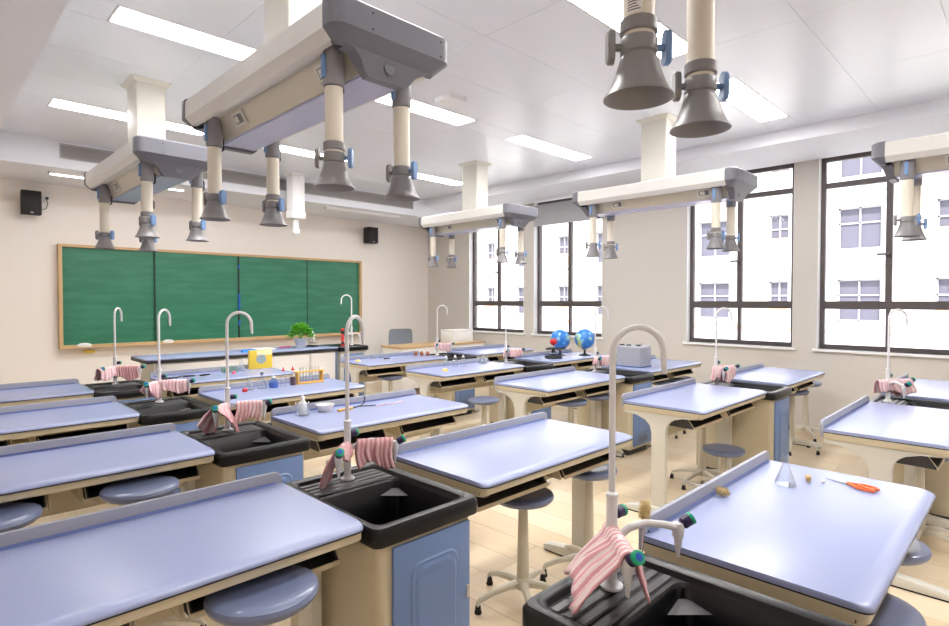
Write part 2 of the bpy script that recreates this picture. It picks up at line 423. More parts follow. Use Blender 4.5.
# ------------------------------------------------------------ ceiling lights
for r, (y0, y1) in enumerate(LY):
    for c, (x0, x1) in enumerate(LX):
        rn = ['row nearest the camera', 'row above the third and fourth desks', 'second row from the blackboard', 'row nearest the blackboard'][r]
        t = thing('ceiling_light', 'long white ceiling light panel, %s of its three, %s' % (['leftmost', 'middle', 'rightmost'][c], rn), 'ceiling light', ((x0+x1)/2, (y0+y1)/2, ZC), 0, 'long ceiling light panels')
        hx, hy = (x1-x0)/2-.003, (y1-y0)/2-.003
        f = MB(); f.box(-hx, hx, -hy, -hy+.012, 0, .02); f.box(-hx, hx, hy-.012, hy, 0, .02); f.box(-hx, -hx+.012, -hy, hy, 0, .02); f.box(hx-.012, hx, -hy, hy, 0, .02)
        f.build('frame', M_white, t, smooth=0)
        MB().box(-hx+.012, hx-.012, -hy+.012, hy-.012, .006, .014).build('diffuser', E_lamp, t, smooth=0)
for nm, x0, x1, lb in (('a', 1.1, 2.5, 'slim white board light on the front soffit near the left speaker'), ('b', 4.5, 5.9, 'slim white board light on the front soffit near the right speaker')):
    t = thing('board_light', lb, 'ceiling light', ((x0+x1)/2, 7.72, ZS), 0, 'lights over the blackboard')
    h = (x1-x0)/2
    MB().prism([(-.05, 0), (-.035, -.035), (.035, -.035), (.05, 0)], 'x', -h, h).build('housing', M_white, t, smooth=0)
    if nm == 'a': MB().box(-h+.02, h-.02, -.032, .032, -.041, -.036).build('diffuser', E_lamp2, t, smooth=0)
# vent grille on the front fascia
t = thing('air_vent', 'long grey air conditioning grille on the soffit face above the blackboard', 'vent', (3.6, 7.5, 3.115))
hx = 2.43
f = MB(); f.box(-hx, hx, -.012, 0, .065, .08); f.box(-hx, hx, -.012, 0, -.08, -.065); f.box(-hx, -hx+.015, -.012, 0, -.065, .065); f.box(hx-.015, hx, -.012, 0, -.065, .065)
f.build('frame', M_grille, t, smooth=0)
MB().box(-hx+.015, hx-.015, -.003, -.0005, -.065, .065).build('backing', M_grilleD, t, smooth=0)
sm = MB().prism([(-.011, -.006), (-.003, .006), (-.0045, .008), (-.0125, -.004)], 'x', -hx+.015, hx-.015).mesh('slat', M_grille, smooth=0)
for k in range(8): link('slat', sm, t, (0, 0, -.056+.016*k))
t = thing('smoke_detector', 'small white square sensor on the ceiling between the light panels', 'detector', (3.30, 3.59*1.15, ZC))
t.location = (3.30, 3.59, ZC)
MB().loft([rrect(-.10, .10, -.10, .10, .015, 0), rrect(-.095, .095, -.095, .095, .02, -.035), rrect(-.06, .06, -.06, .06, .02, -.045)]).build('housing', M_white, t)

# ------------------------------------------------------------ blackboard
t = thing('blackboard', 'wide green chalkboard in four sliding panels with a light wood frame on the front wall', 'blackboard', (3.5, YF, 0))
L0, L1, Z0, Z1 = -2.2, 2.2, .90, 2.20
f = MB(); f.box(L0, L1, -.09, 0, Z1-.035, Z1); f.box(L0, L1, -.09, 0, Z0, Z0+.04); f.box(L0, L0+.04, -.09, 0, Z0+.04, Z1-.035); f.box(L1-.04, L1, -.09, 0, Z0+.04, Z1-.035)
f.build('frame', M_wood, t, smooth=0, bevel=.004)
for k, (a, b, d) in enumerate(((L0+.04, -1.1, -.03), (-1.13, .02, -.055), (.01, 1.15, -.055), (1.12, L1-.04, -.03))):
    MB().box(a, b, d-.015, d, Z0+.04, Z1-.035).build('board_panel', M_board, t, smooth=0)
    if k in (1, 2): MB().box(a if k == 1 else b-.012, a+.012 if k == 1 else b, d-.018, d-.0151, Z0+.04, Z1-.035).build('panel_edge', M_black, t, smooth=0)
MB().box(.005, .025, -.082, -.071, Z0+.04, Z1-.035).build('panel_edge', M_black, t, smooth=0)
MB().box(L0, L1, -.14, -.0901, Z0, Z0+.012).build('chalk_tray', M_wood, t, smooth=0)
for za, zb_ in ((1.12, 1.20), (1.36, 1.60), (1.98, 2.03)): MB().box(.005, .03, -.09, -.083, za, zb_).build('magnet_strip', M_kblue, t, smooth=0)
for i, (x, s) in enumerate(((-1.95, 1), (-.98, .9))):
    tg = MB().sphere((0, 0, 0), .08*s, 12, 8, (1, .25, .45)).build('chalk_dust', M_paper, None, (3.5+x, YF-.115, Z0+.03))
    tag(tg, 'small heap of white chalk dust at the %s' % ('left end of the chalkboard sill' if i == 0 else 'foot of the first chalkboard seam'), 'chalk', 'chalk heaps on the board sill')
tag(MB().box(-.06, .06, -.05, 0, -.03, 0).build('yellow_box', M_yellow, None, (1.62, YF, .86), bevel=.004), 'small yellow box under the left end of the chalkboard', 'box')

# speakers
def speaker(loc, label, rz, w_, d, h):
    t = thing('wall_speaker', label, 'speaker', loc, rz, 'speakers on the front wall')
    MB().box(-w_/2, w_/2, -d, -.03, -h/2, h/2).build('cabinet', M_spk, t, bevel=.006)
    MB().box(-w_/2+.008, w_/2-.008, -d-.008, -d-.0005, -h/2+.008, h/2-.008).build('speaker_cloth', M_spk, t, bevel=.003)
    MB().box(-.03, .03, -.04, .035, -.04, .04).build('bracket', M_black, t, smooth=0)
    MB().box(-.014, .014, -d-.0095, -d-.0083, -h/2+.015, -h/2+.026).build('badge', M_paper, t, smooth=0)
speaker((1.04, YF-.035, 2.66), 'black box speaker high on the front wall left of the chalkboard', 0, .19, .15, .28)
speaker((5.85, YF-.035, 2.66), 'black box speaker high on the front wall right of the chalkboard', .0, .20, .2, .28)
t = thing('wall_socket', 'white wall socket beside the left speaker with a black plug', 'socket', (1.20, YF, 2.74))
MB().box(-.045, .045, -.012, 0, -.05, .06).build('plate', M_paper, t, bevel=.004)
MB().lathe([(.016, -.04), (.018, -.012)], (0, 0, .0), 12, Matrix.Rotation(-PI/2, 3, 'X')).build('plug', M_black, t, loc=(0, -.052, 0))
MB().tube([(0, -.04, 0), (.012, -.05, -.06), (0, -.03, -.12), (-.05, -.02, -.14)], .004, 6).build('cable', M_black, t)
# projector mount
t = thing('projector_mount', 'white octagonal ceiling post with a slim drop pipe in front of the chalkboard', 'ceiling mount', (3.80, 7.30, ZC))
MB().lathe([(.16, 0), (.16, -.015), (.125, -.02), (.125, -.50), (.135, -.505), (.135, -.60), (.12, -.61)], seg=8).build('post', M_white, t, smooth=.3)
MB().lathe([(.04, -.61), (.04, -.74), (.055, -.745), (.055, -.80), (.03, -.83), (.02, -.84)], seg=14).build('drop_pipe', M_white, t)

# ------------------------------------------------------------ overhead pods
def make_pod(label):
    t = thing('service_pod', label, 'ceiling pod', (0, 0, 0), 0, 'overhead extraction pods')
    H = .28; Lh = .82
    prof = [(-H, 2.505), (-H, 2.595), (-H+.012, 2.605), (H-.012, 2.605), (H, 2.595), (H, 2.505), (H-.035, 2.47), (H-.06, 2.47), (H-.06, 2.50), (-H+.06, 2.50), (-H+.06, 2.47), (-H+.035, 2.47)]
    MB().prism(prof, 'y', -Lh+.084, Lh-.084).build('rail_housing', M_alu, t, smooth=.3)
    # underside trough
    MB().prism([(-.155, 2.499), (.155, 2.499), (.10, 2.395), (-.10, 2.395)], 'y', -Lh+.11, Lh-.11).build('trough', M_hull, t, smooth=0)
    MB().box(-.092, .092, -Lh+.12, Lh-.12, 2.385, 2.3945).build('lamp_tray', M_tray, t, smooth=0)
    for sd in (-1, 1):
        s = sd
        def ring(ix, iy, z, rr=.05):      # plan outline, rounded on the outer side only
            ya, yb = Lh-.085, Lh-iy; X = H+.004-ix; pts = [(-X, ya), (X, ya)]
            pts += [(X-rr+rr*math.cos(a), yb-rr+rr*math.sin(a)) for a in [PI/2*k/5 for k in range(6)]]
            pts += [(-X+rr-rr*math.sin(a), yb-rr+rr*math.cos(a)) for a in [PI/2*k/5 for k in range(6)]]
            return [(x, sd*y, z) for x, y in pts]
        c = MB().loft([ring(.045, .045, 2.458), ring(.008, .010, 2.496), ring(0, 0, 2.505), ring(0, 0, 2.602), ring(.010, .010, 2.612)]).build('end_cap', M_cap, t, smooth=.5)
        bp_ = [(-.20, 2.4585), (-.165, 2.450), (-.135, 2.425), (-.108, 2.388), (-.090, 2.372), (.090, 2.372), (.108, 2.388), (.135, 2.425), (.165, 2.450), (.20, 2.4585)]
        fr = [(x, sd*(Lh-.048-(2.4585-z)*.30), z) for x, z in bp_]; bk = [(x, sd*(Lh-.115), z) for x, z in bp_]
        MB().loft([fr, bk]).build('cap_boss', M_cap, c, smooth=.4)
        fz = -Lh-.001 if s < 0 else Lh+.001
        for x in (-.12, .22):
            for z in (2.52, 2.58): MB().lathe([(.004, -.001), (.004, .001)], (x, fz, z), 8, Matrix.Rotation(PI/2, 3, 'X')).build('screw', M_black, c, smooth=0)
        MB().lathe([(.026, -.002), (.028, 0), (.026, .002)], (0, (Lh-.057)*sd, 2.425), 20, Matrix.Rotation(PI/2, 3, 'X')).build('round_plate', M_cap, c)
    for s in (-1, 1):
        for yy in (-.50, .36):
            # panels lie on the sloping trough side
            a = math.atan2(.104, .055)
            cx, cz = s*.130, 2.452
            e = MB(); u = Vector((s*math.cos(a), 0, math.sin(a))); n = Vector((s*math.sin(a), 0, -math.cos(a)))
            def slab(hw, hh, d0, d1):
                ps = []
                for d in (d0, d1):
                    for sy, su in ((-1, -1), (1, -1), (1, 1), (-1, 1)): ps.append(Vector((cx, yy+sy*hw, cz))+u*su*hh+n*d)
                return ps
            F = [(0, 3, 2, 1), (4, 5, 6, 7), (0, 1, 5, 4), (1, 2, 6, 5), (2, 3, 7, 6), (3, 0, 4, 7)]
            e.add(slab(.062, .036, 0, .012), F)
            pn = e.build('control_panel', M_pale, t, smooth=0, bevel=.002)
            MB().add(slab(.045, .022, .0122, .014), F).build('display', M_screen, pn, smooth=0)
            MB().add([p+Vector((0, .012, 0)) for p in slab(.022, .016, .0142, .017)], F).build('switch', M_pale, pn, smooth=0)
    # drop column
    MB().loft([rrect(-.105, .105, -.13, .13, .012, 2.606), rrect(-.105, .105, -.13, .13, .012, ZC-.001)]).build('drop_column', M_pale, t, smooth=.4)
    MB().loft([rrect(-.115, .115, -.14, .14, .012, ZC-.03), rrect(-.145, .145, -.17, .17, .012, ZC-.006), rrect(-.145, .145, -.17, .17, .012, ZC-.0005)]).build('column_flange', M_pale, t, smooth=.4)
    for i, (sx, sy) in enumerate(((-1, -1), (-1, 1), (1, -1), (1, 1))):
        px, py = sx*.168, sy*.62
        ar = link('drop_tube', MB().lathe([(.036, 2.34), (.036, 2.07)], seg=18).mesh('drop_tube', M_pipe), t, (px, py, 0))
        MB().lathe([(.040, 2.52), (.043, 2.40), (.043, 2.352), (.040, 2.345)], seg=18).build('sleeve', M_sleeve, ar)
        MB().box(-.052, -.04, -.012, .012, 2.37, 2.46).build('clip', M_clipb, ar, bevel=.003)
        MB().tube([(.04, .02, 2.42), (.06, .03, 2.40), (.06, .03, 2.345), (.045, .02, 2.335)], .006, 6).build('latch', M_black, ar)
        if i in (0, 3): MB().lathe([(.039, 2.126), (.043, 2.123), (.043, 2.096), (.039, 2.093)], seg=18).build('collar', M_bell, ar)
        MB().lathe([(.0365, 2.085), (.040, 2.084), (.042, 2.081), (.042, 2.049), (.0385, 2.046), (.0385, 2.043), (.0415, 2.040), (.045, 2.027), (.051, 2.008), (.059, 1.985), (.070, 1.960), (.0785, 1.951), (.080, 1.947), (.076, 1.949), (.05, 1.99), (.034, 2.04)], seg=28, cap1=True).build('bell_nozzle', M_bell, ar)
        a0 = (-PI/4, -1.25, -1.25, -1.2)[i]
        for s in (-1, 1):
            k = MB(); r = [(-.015+0, 0)]
            M4 = Matrix.Rotation(a0, 3, 'Z')
            kb = []
            for d, sc_ in ((.058, 1), (.070, 1), (.074, .8)):
                ring = []
                for q in range(16):
                    an = 2*PI*q/16
                    yy_ = .019*sc_*math.cos(an); zz = .019*sc_*math.sin(an)+(.021 if math.sin(an) > 0 else -.021)
                    ring.append(M4 @ Vector((s*d, yy_, 2.064+zz)))
                kb.append(ring)
            k.loft(kb)
            k.mat(0); k.tube([M4 @ Vector((s*.04, 0, 2.064)), M4 @ Vector((s*.06, 0, 2.064))], .009, 8)
            k.build('knob', [M_clipb if s > 0 else M_bell], ar)
    return t
PODX = [1.37, 5.11]; PODY = [5.10, 2.61, .045]
pl_ = [['big overhead grey and cream service pod, middle one of the left-hand line', 'overhead service pod nearest the chalkboard in the left-hand line', 'nearest overhead pod of the left line, its two bell nozzles hanging at the top'],
       []]
pod0 = make_pod('x'); pod0.location = (PODX[0], PODY[1], 0); pod0['label'] = pl_[0][0]
# sticker belongs to the nearest pod only, so duplicate first
podf = dup(pod0, (PODX[0], PODY[0], 0), 0, pl_[0][1])
podn = dup(pod0, (PODX[0], PODY[2], .02), 0, pl_[0][2])
for k, lb in enumerate(('window-side overhead pod nearest the chalkboard, in front of the first window', 'window-side overhead pod in the middle, between second and third windows', 'window-side overhead pod at the right edge of the picture')):
    dup(pod0, (PODX[1], PODY[k], 0), 0, lb)
def turn(pod, sx, sy, rz, gap=False):
    for c in kids(pod):
        if c.name.startswith('drop_tube') and abs(c.location.x-sx*.168) < .01 and abs(c.location.y-sy*.62) < .01:
            for k in kids(c):
                if k.name.startswith('knob'): k.rotation_euler.z = rz
            if gap: MB().lathe([(.039, 2.126), (.043, 2.123), (.043, 2.096), (.039, 2.093)], seg=18).build('collar', M_bell, c)
turn(podn, -1, 1, 1.25-PI/4, True); turn(podn, 1, 1, 1.2-PI/4)
turn(podf, -1, -1, PI/4-1.25); turn(podf, -1, 1, 1.25-PI/4); turn(podf, 1, 1, 1.2-PI/4)
def sticker(pod, sx, sy, rz):
    for c in kids(pod):
        if c.name.startswith('drop_tube') and abs(c.location.x-sx*.168) < .01 and abs(c.location.y-sy*.62) < .01:
            rg = []
            m = MB(); n = 6; vs = []; 
            for z in (2.131, 2.178):
                for k in range(n+1):
                    a = rz-.55+1.1*k/n; vs.append((.0368*math.cos(a), .0368*math.sin(a), z))
            m.add(vs, [(k, k+1, n+2+k, n+1+k) for k in range(n)])
            st = m.build('warning_sticker', M_paper, c)
            st['label'] = 'white safety sticker with tiny grey lines of print and a yellow mark'
            # printed lines (flat print), too small to read
            m = MB()
            for r_ in range(6):
                z = 2.136+.0062*r_; a0 = rz-.42; a1 = rz+.42-.12*((r_*7) % 3)
                vs = [(.0371*math.cos(a0+(a1-a0)*k/n), .0371*math.sin(a0+(a1-a0)*k/n), zz) for zz in (z, z+.0026) for k in range(n+1)]
                m.mat(0 if r_ < 5 else 1).add(vs, [(k, k+1, n+2+k, n+1+k) for k in range(n)])
            a = rz-.42; m.mat(2).add([(.0373*math.cos(a), .0373*math.sin(a), 2.165), (.0373*math.cos(a+.2), .0373*math.sin(a+.2), 2.165), (.0373*math.cos(a+.1), .0373*math.sin(a+.1), 2.174)], [(0, 1, 2)])
            try: m.build('print', [mat('print_grey', (110, 104, 116), .8), mat('print_pink', (210, 140, 170), .8), M_yellow], c)
            except Exception as ex: print(ex)
sticker(podn, -1, 1, -2.95)

# ------------------------------------------------------------ desks
def make_desk(W, label):
    t = thing('lab_desk', label, 'desk', (0, 0, 0), 0, 'pale blue lab desks')
    h = W/2; T = .78
    def plan(ins, z):
        r = .028
        y0 = -.3+ins; pts = []
        pts += [(h, .285, z), (-h, .285, z)]
        pts += [(-h+r-r*math.cos(a), y0+r-r*math.sin(a), z) for a in [PI/2*k/4 for k in range(5)]]
        pts += [(h-r+r*math.sin(a), y0+r-r*math.cos(a), z) for a in [PI/2*k/4 for k in range(5)]]
        return pts
    rings = [plan(0, T-.0175)]+[plan(.040*(1-math.cos(a)), T-.0145+.0145*math.sin(a)) for a in [PI/2*k/6 for k in range(0, 7)]]
    MB().loft(rings).build('desktop', M_top, t, smooth=.7)
    MB().loft([[(x*.999, y*.998, z) for x, y, z in plan(.0, T-.0225)], [(x*.999, y*.998, z) for x, y, z in plan(.0, T-.0177)]]).build('edge_strip', M_black, t, smooth=.5)
    MB().loft([[(x*.992, y*.99, z) for x, y, z in plan(.02, T-.058)], [(x*.997, y*.995, z) for x, y, z in plan(.008, T-.05)], [(x*.997, y*.995, z) for x, y, z in plan(.008, T-.0227)]]).build('under_frame', M_cream, t, smooth=.5)
    lp = [(-h, T-.05)]+[(-h+.03-.03*math.cos(a), T+.016+.03*math.sin(a)) for a in [PI/2*k/4 for k in range(5)]]+[(h-.03+.03*math.sin(a), T+.016+.03*math.cos(a)) for a in [PI/2*k/4 for k in range(5)]]+[(h, T-.05)]
    MB().prism(lp, 'y', .2855, .302).build('back_lip', M_lip, t, smooth=.5, bevel=.003)
    MB().prism([(.276, T+.0005), (.2852, T+.0005), (.2852, T+.009)], 'x', -h+.03, h-.03).build('lip_shade', M_lipb, t, smooth=0)  # soft shadow where lip meets desktop, put in as a dark strip
    # end legs: bracket + column in one plate, foot
    pr = [(.285, .7205), (.285, .700), (.185, .690), (.12, .665), (.085, .63), (.072, .58), (.072, .05), (-.030, .05), (-.030, .60), (-.036, .64), (-.055, .668), (-.085, .690), (-.15, .708), (-.22, .712), (-.285, .7205)]
    lm = MB().prism(pr, 'x', -.02, .02).mesh('leg', M_pale, smooth=.4, bevel=.004)
    ft = [(-.28, 0.008), (-.28, .035), (-.25, .045), (-.07, .062), (-.03, .075), (.07, .075), (.11, .062), (.24, .045), (.27, .035), (.27, .008)]
    fm = MB().prism(ft, 'x', -.032, .032).mesh('foot', M_pale, smooth=.4, bevel=.006)
    gm = MB().box(-.028, .028, -.27, .26, 0, .0079).mesh('foot_pad', M_rubber, smooth=0)
    bm_ = MB().lathe([(.007, -.003), (.008, .0), (.007, .003)], (0, 0, 0), 10, Matrix.Rotation(PI/2, 3, 'Y')).mesh('bolt', M_black)
    for s in (-1, 1):
        l = link('leg', lm, t, (s*(h-.028), 0, 0))
        link('foot', fm, l); link('foot_pad', gm, l)
        link('bolt', bm_, l, (s*.023, -.26, .735-.0)); link('bolt', bm_, l, (s*.023, .262, .735))
    # back beam with rounded shoulders
    bp = [(-h+.05, .54), (h-.05, .54), (h-.05, .66), (-h+.05, .66)]
    MB().prism([(.02, .545), (.06, .53), (.072, .54), (.072, .64), (.06, .655), (.02, .64)], 'x', -h+.05, h-.05).build('back_beam', M_cream, t, smooth=.4)
    # two book boxes opening toward the sitter
    bw = (W-.10-.14)/2
    for s in (-1, 1):
        c = s*(bw/2+.07)
        b = MB(); x0, x1 = c-bw/2, c+bw/2
        # hexagonal side cheeks, floor and back
        ck = [(-.160, .7195), (.10, .7195), (.10, .67), (.07, .645), (-.205, .640), (-.208, .650)]
        for xa, xb in ((x0, x0+.006), (x1-.006, x1)): b.prism(ck, 'x', xa, xb)
        b.prism([(-.205, .640), (.07, .645), (.10, .67), (.10, .7195), (.094, .7195), (.094, .673), (.067, .651), (-.205, .646)], 'x', x0+.006, x1-.006)
        bb = b.build('book_box', M_dark, t, smooth=0)
        MB().prism([(-.214, .635), (-.2085, .635), (-.2085, .652), (-.214, .652)], 'x', x0-.004, x1+.004).build('front_trim', M_cream, bb, smooth=0)
        for xx in (x0-.004, x1+.001): MB().prism([(-.164, .7195), (-.160, .7195), (-.2085, .652), (-.2125, .652)], 'x', xx, xx+.003).build('side_trim', M_cream, bb, smooth=0)
    for dx in (-.06, .05): MB().prism([(-.16, .7195), (-.20, .645), (-.20, .634), (.07, .638), (.105, .67), (.105, .7195)], 'x', dx, dx+.01).build('divider', M_cream, t, smooth=0)
    return t
ROW = ['row nearest the chalkboard', 'second row from the chalkboard', 'middle row', 'fourth row from the chalkboard', 'row nearest the camera']
DX = {'LA': (-.123, 1.030), 'RA': (1.58, 2.733), 'LB': (3.617, 4.833), 'RB': (5.345, 6.545)}
def dl(k, r):
    side = {'LA': 'left of the sink', 'RA': 'right of the sink', 'LB': 'left of the sink', 'RB': 'right of the sink'}[k]
    blk = 'left-hand block' if k[1] == 'A' else 'window-side block'
    return 'pale blue topped lab desk %s, %s, %s' % (side, blk, ROW[r])
dA = make_desk(DX['RA'][1]-DX['RA'][0], dl('RA', 0)); dB = make_desk(DX['LB'][1]-DX['LB'][0]-.004, dl('LB', 0))
for k in ('LA', 'RA', 'LB', 'RB'):
    for r in range(5):
        if k == 'LA' and r == 4: continue
        src = dA if k[1] == 'A' else dB
        loc = (sum(DX[k])/2, SY[r]-.216, 0)
        if (k, r) in (('RA', 0), ('LB', 0)): src.location = loc
        else: dup(src, loc, 0, dl(k, r))

# ------------------------------------------------------------ sink units
def make_sink(label):
    t = thing('sink_unit', label, 'lab sink', (0, 0, 0), 0, 'black resin sinks between the desks')
    x0, x1, y0, y1 = -.250, .220, -.56, .105
    ins = .022
    MB().loft([rrect(x0+ins, x1-ins, y0+ins, y1-ins, .03, .06), rrect(x0+ins, x1-ins, y0+ins, y1-ins, .03, .703), rrect(x0+ins+.012, x1-ins-.012, y0+ins+.012, y1-ins-.012, .025, .703), rrect(x0+ins+.012, x1-ins-.012, y0+ins+.012, y1-ins-.012, .025, .40)]).build('cabinet', M_cream, t, smooth=.5)
    MB().box(x0+.05, x1-.05, y0+.06, y1-.04, 0, .0599).build('plinth', M_dark, t, smooth=0)
    # raised arch panel on a blue door
    dx0, dx1, dy = x0+.075, x1-.045, y0+ins
    d = MB().box(dx0, dx1, dy-.014, dy-.0005, .085, .685).build('door', M_door, t, bevel=.003)
    def arch(i, y):
        a0, a1 = dx0+.07+i, dx1-.06-i; r = .045
        return [(a0, y, .19+i), (a1, y, .19+i)]+[(a1-r+r*math.sin(a), y, .61-i-r+r*math.cos(a)) for a in [PI/2-PI/2*k/5 for k in range(6)]]+[(a0+r-r*math.sin(a), y, .61-i-r+r*math.cos(a)) for a in [PI/2*k/5 for k in range(6)]]
    MB().loft([arch(0, dy-.0142), arch(.006, dy-.020), arch(.014, dy-.020), arch(.026, dy-.026)]).build('raised_panel', M_door, d, smooth=.35)
    MB().box(dx1-.022, dx1-.008, dy-.020, dy-.0142, .40, .45).build('door_handle', M_chrome, d, bevel=.002)
    v = MB()
    for k in range(4): v.box(dx0+.09, dx1-.09, dy-.0160, dy-.0142, .115+.014*k, .122+.014*k)
    v.build('door_vent', M_cap, d, smooth=0)
    # basin: outer wall, rim, recessed ledge, bowl
    q = .045
    R = [rrect(x0, x1, y0, y1, .03, .704), rrect(x0-.002, x1+.002, y0-.002, y1+.002, .03, .712), rrect(x0-.002, x1+.002, y0-.002, y1+.002, .03, .752), rrect(x0+.006, x1-.006, y0+.006, y1-.006, .03, .765),
         rrect(x0+.022, x1-.022, y0+.03, y1-.02, .035, .767), rrect(x0+.036, x1-.036, y0+.045, y1-.034, .035, .760), rrect(x0+.042, x1-.042, y0+.05, y1-.04, .035, .746),
         rrect(x0+.044, x1-.044, y0+.052, -.10, .035, .744), rrect(x0+.050, x1-.050, y0+.058, -.108, .035, .735), rrect(x0+.065, x1-.065, y0+.075, -.125, .035, .53), rrect(x0+.10, x1-.10, y0+.11, -.16, .03, .51)]
    b = MB().loft(R, cap0=False).build('basin', M_resin, t, smooth=.7)
    rb = MB()
    for k in range(4): y = -.088+.038*k; rb.loft([rrect(x0+.052, x1-.052, y, y+.027, .006, .7455, 2), rrect(x0+.056, x1-.056, y+.003, y+.024, .004, .7515, 2)])
    rb.build('drain_ribs', M_resin2, b, smooth=.4)
    cx_, cy_ = x1-.052, -.112
    MB().add([(cx_, cy_, .712), (cx_-.085, cy_-.002, .690), (cx_-.002, cy_-.085, .690), (cx_, cy_, .690)], [(0, 1, 2), (0, 3, 1), (0, 2, 3), (1, 3, 2)]).build('overflow_guard', mat('guard_grey', (118, 116, 120), .5), b, smooth=0)
    return t, b
sink0, _ = make_sink('x')
def faucet(t, ang, col=M_tap, zb=.753, arms=((.17, -.10), (-.11, -.11)), oy=0, ox=0):
    f = link('faucet', MB().lathe([(.030, zb), (.030, zb+.006), (.020, zb+.012), (.0145, zb+.02), (.0145, zb+.235), (.016, zb+.237), (.016, zb+.245), (.010, zb+.25)], seg=16).mesh('faucet', col), t, (ox, oy, 0))
    R = .068; z0 = zb+.61; p = [(0, 0, zb+.24), (0, 0, z0)]
    for k in range(1, 13):
        a = PI*k/12; d = R-R*math.cos(a); p.append((d*math.cos(ang), d*math.sin(ang), z0+R*math.sin(a)))
    p.append((2*R*math.cos(ang), 2*R*math.sin(ang), z0-.02)); p.append(((2*R+.003)*math.cos(ang), (2*R+.003)*math.sin(ang), z0-.055))
    MB().tube(p, [.0085]*(len(p)-2)+[.0085, .0065], 10).build('gooseneck', col, f)
    def knob(parent, c, n, r=.016, L=.036):
        n = Vector(n).normalized(); M = n.to_track_quat('Z', 'Y').to_matrix()
        m = MB(); m.mat(0).lathe([(r*.75, 0), (r, .005), (r, L*.72)], c, 14, M)
        m.mat(1).lathe([(r*1.06, L*.72), (r*1.06, L*.95), (r*.7, L), (r*.62, L)], c, 14, M)
        m.mat(2).lathe([(r*.60, L*.9), (r*.60, L*1.03), (r*.2, L*1.06)], c, 12, M)
        m.build('valve_knob', [M_purple, M_green, M_kblue], parent)
    for dx, dy in arms:
        e = Vector((dx, dy, 0)); L = e.length; u = e.normalized()
        pts = [u*0+Vector((0, 0, zb+.115)), u*(.25*L)+Vector((0, 0, zb+.150)), u*(.5*L)+Vector((0, 0, zb+.158)), u*(.78*L)+Vector((0, 0, zb+.148)), u*L+Vector((0, 0, zb+.135))]
        a = MB(); a.tube(pts, [.010, .010, .010, .010, .011], 10); a.lathe([(.015, zb+.112), (.016, zb+.13), (.014, zb+.148)], u*L, 12)
        ao = a.build('arm', col, f)
        MB().lathe([(.0045, zb+.055), (.006, zb+.075), (.009, zb+.085), (.012, zb+.111)], u*L, 10).build('nozzle', col, ao)
        nd = u+Vector((.3, -.3, .75)); knob(ao, u*L+nd.normalized()*.012+Vector((0, 0, zb+.138)), nd)
    knob(f, Vector((.012, -.002, zb+.19)), (.85, -.12, .05), .015, .036)
    return f
# gooseneck direction of each tap
gA = [0.1, .35, -.75, -.15, -.78]; gA = [.95, .72, -.70, .48, -.70]
gB = [-.6, .9, -.75, -.75, -.72]
def sl_(c, r): return 'black sink cabinet, blue door, gooseneck tap, %s, %s' % ('left-hand block' if c == 0 else 'window-side block', ROW[r])
sinks = {}
for c, X in enumerate((XA, XB)):
    for r in range(5):
        if (c, r) == (0, 0): s = sink0; s.location = (X, SY[r], 0); s['label'] = sl_(c, r); sinks[(c, r)] = s
        else: sinks[(c, r)] = dup(sink0, (X, SY[r], 0), 0, sl_(c, r))
for (c, r), s in sinks.items(): faucet(s, (gA, gB)[c][r], M_tap)

# ------------------------------------------------------------ towels
def towel(base, p0, p1, dF, dB, seed, mt, label, lean=0.0, flare=.0, taper=0.0, r=.0135, outF=.05, outB=.05):
    rnd = random.Random(seed); p0 = Vector(p0); p1 = Vector(p1); u = (p1-p0); L = u.length; u.normalize()
    n = Vector((0, 0, 1)).cross(u)                       # horizontal normal
    if n.y > 0: n = -n                                   # front side faces the camera
    NU, NV = 26, 26; vs = []; uv = []
    ph = [rnd.uniform(0, 6.28) for _ in range(4)]; fr = [rnd.uniform(2.2, 3.4), rnd.uniform(4, 6.5)]
    tot = dF+dB
    for j in range(NV+1):
        s = -dB+tot*j/NV
        for i in range(NU+1):
            a = i/NU; 
            drop = abs(s); sg = 1 if s >= 0 else -1
            d0 = min(drop, r*1.57)
            th = d0/r
            off = sg*r*math.sin(th); z = r*math.cos(th)-max(0, drop-r*1.57)
            amp = min(1, drop/.08)
            fold = (math.sin(a*2*PI*fr[0]+ph[0]+sg+drop*6)*.015+math.sin(a*2*PI*fr[1]+ph[1]+drop*16)*.006)*amp
            uu = (a-.5)*L*(1-taper*amp*.6)+(.5)*L + lean*max(0, drop-.02)
            endd = 1+.18*math.sin(a*5+ph[2])+flare*(a-.5)
            if drop > .02: z = z*endd
            p = p0+u*uu+n*(off*1.0+(outF if sg > 0 else outB)*max(0, drop-.03)*sg+(abs(fold)+.004)*sg*min(1, drop/.03)+ .10*max(0, drop-.05)*sg*math.sin(a*4+ph[3]))
            p += u*(.010*math.sin(drop*32+ph[2])*amp)
            p.z += z + .006*math.sin(a*9+ph[1])*amp
            vs.append(p); uv.append((a*L/.16, s/.16))
    m = MB(); w_ = NU+1
    m.add(vs, [(j*w_+i, j*w_+i+1, (j+1)*w_+i+1, (j+1)*w_+i) for j in range(NV) for i in range(NU)])
    me = m.mesh('towel', mt, smooth=3.0)
    ul = me.uv_layers.new(name='UVMap')
    for lp in me.loops: ul.data[lp.index].uv = uv[lp.vertex_index]
    o = link('towel', me, None, base); md = o.modifiers.new('s', 'SOLIDIFY'); md.thickness = .004; md.offset = 0
    tag(o, label, 'towel', 'pink towels draped on the taps'); return o
zb = .753; zt = zb+.150
def arm_pt(k, f): 
    e = ((.17, -.10), (-.11, -.11))[k]; return (e[0]*f, e[1]*f, zt)
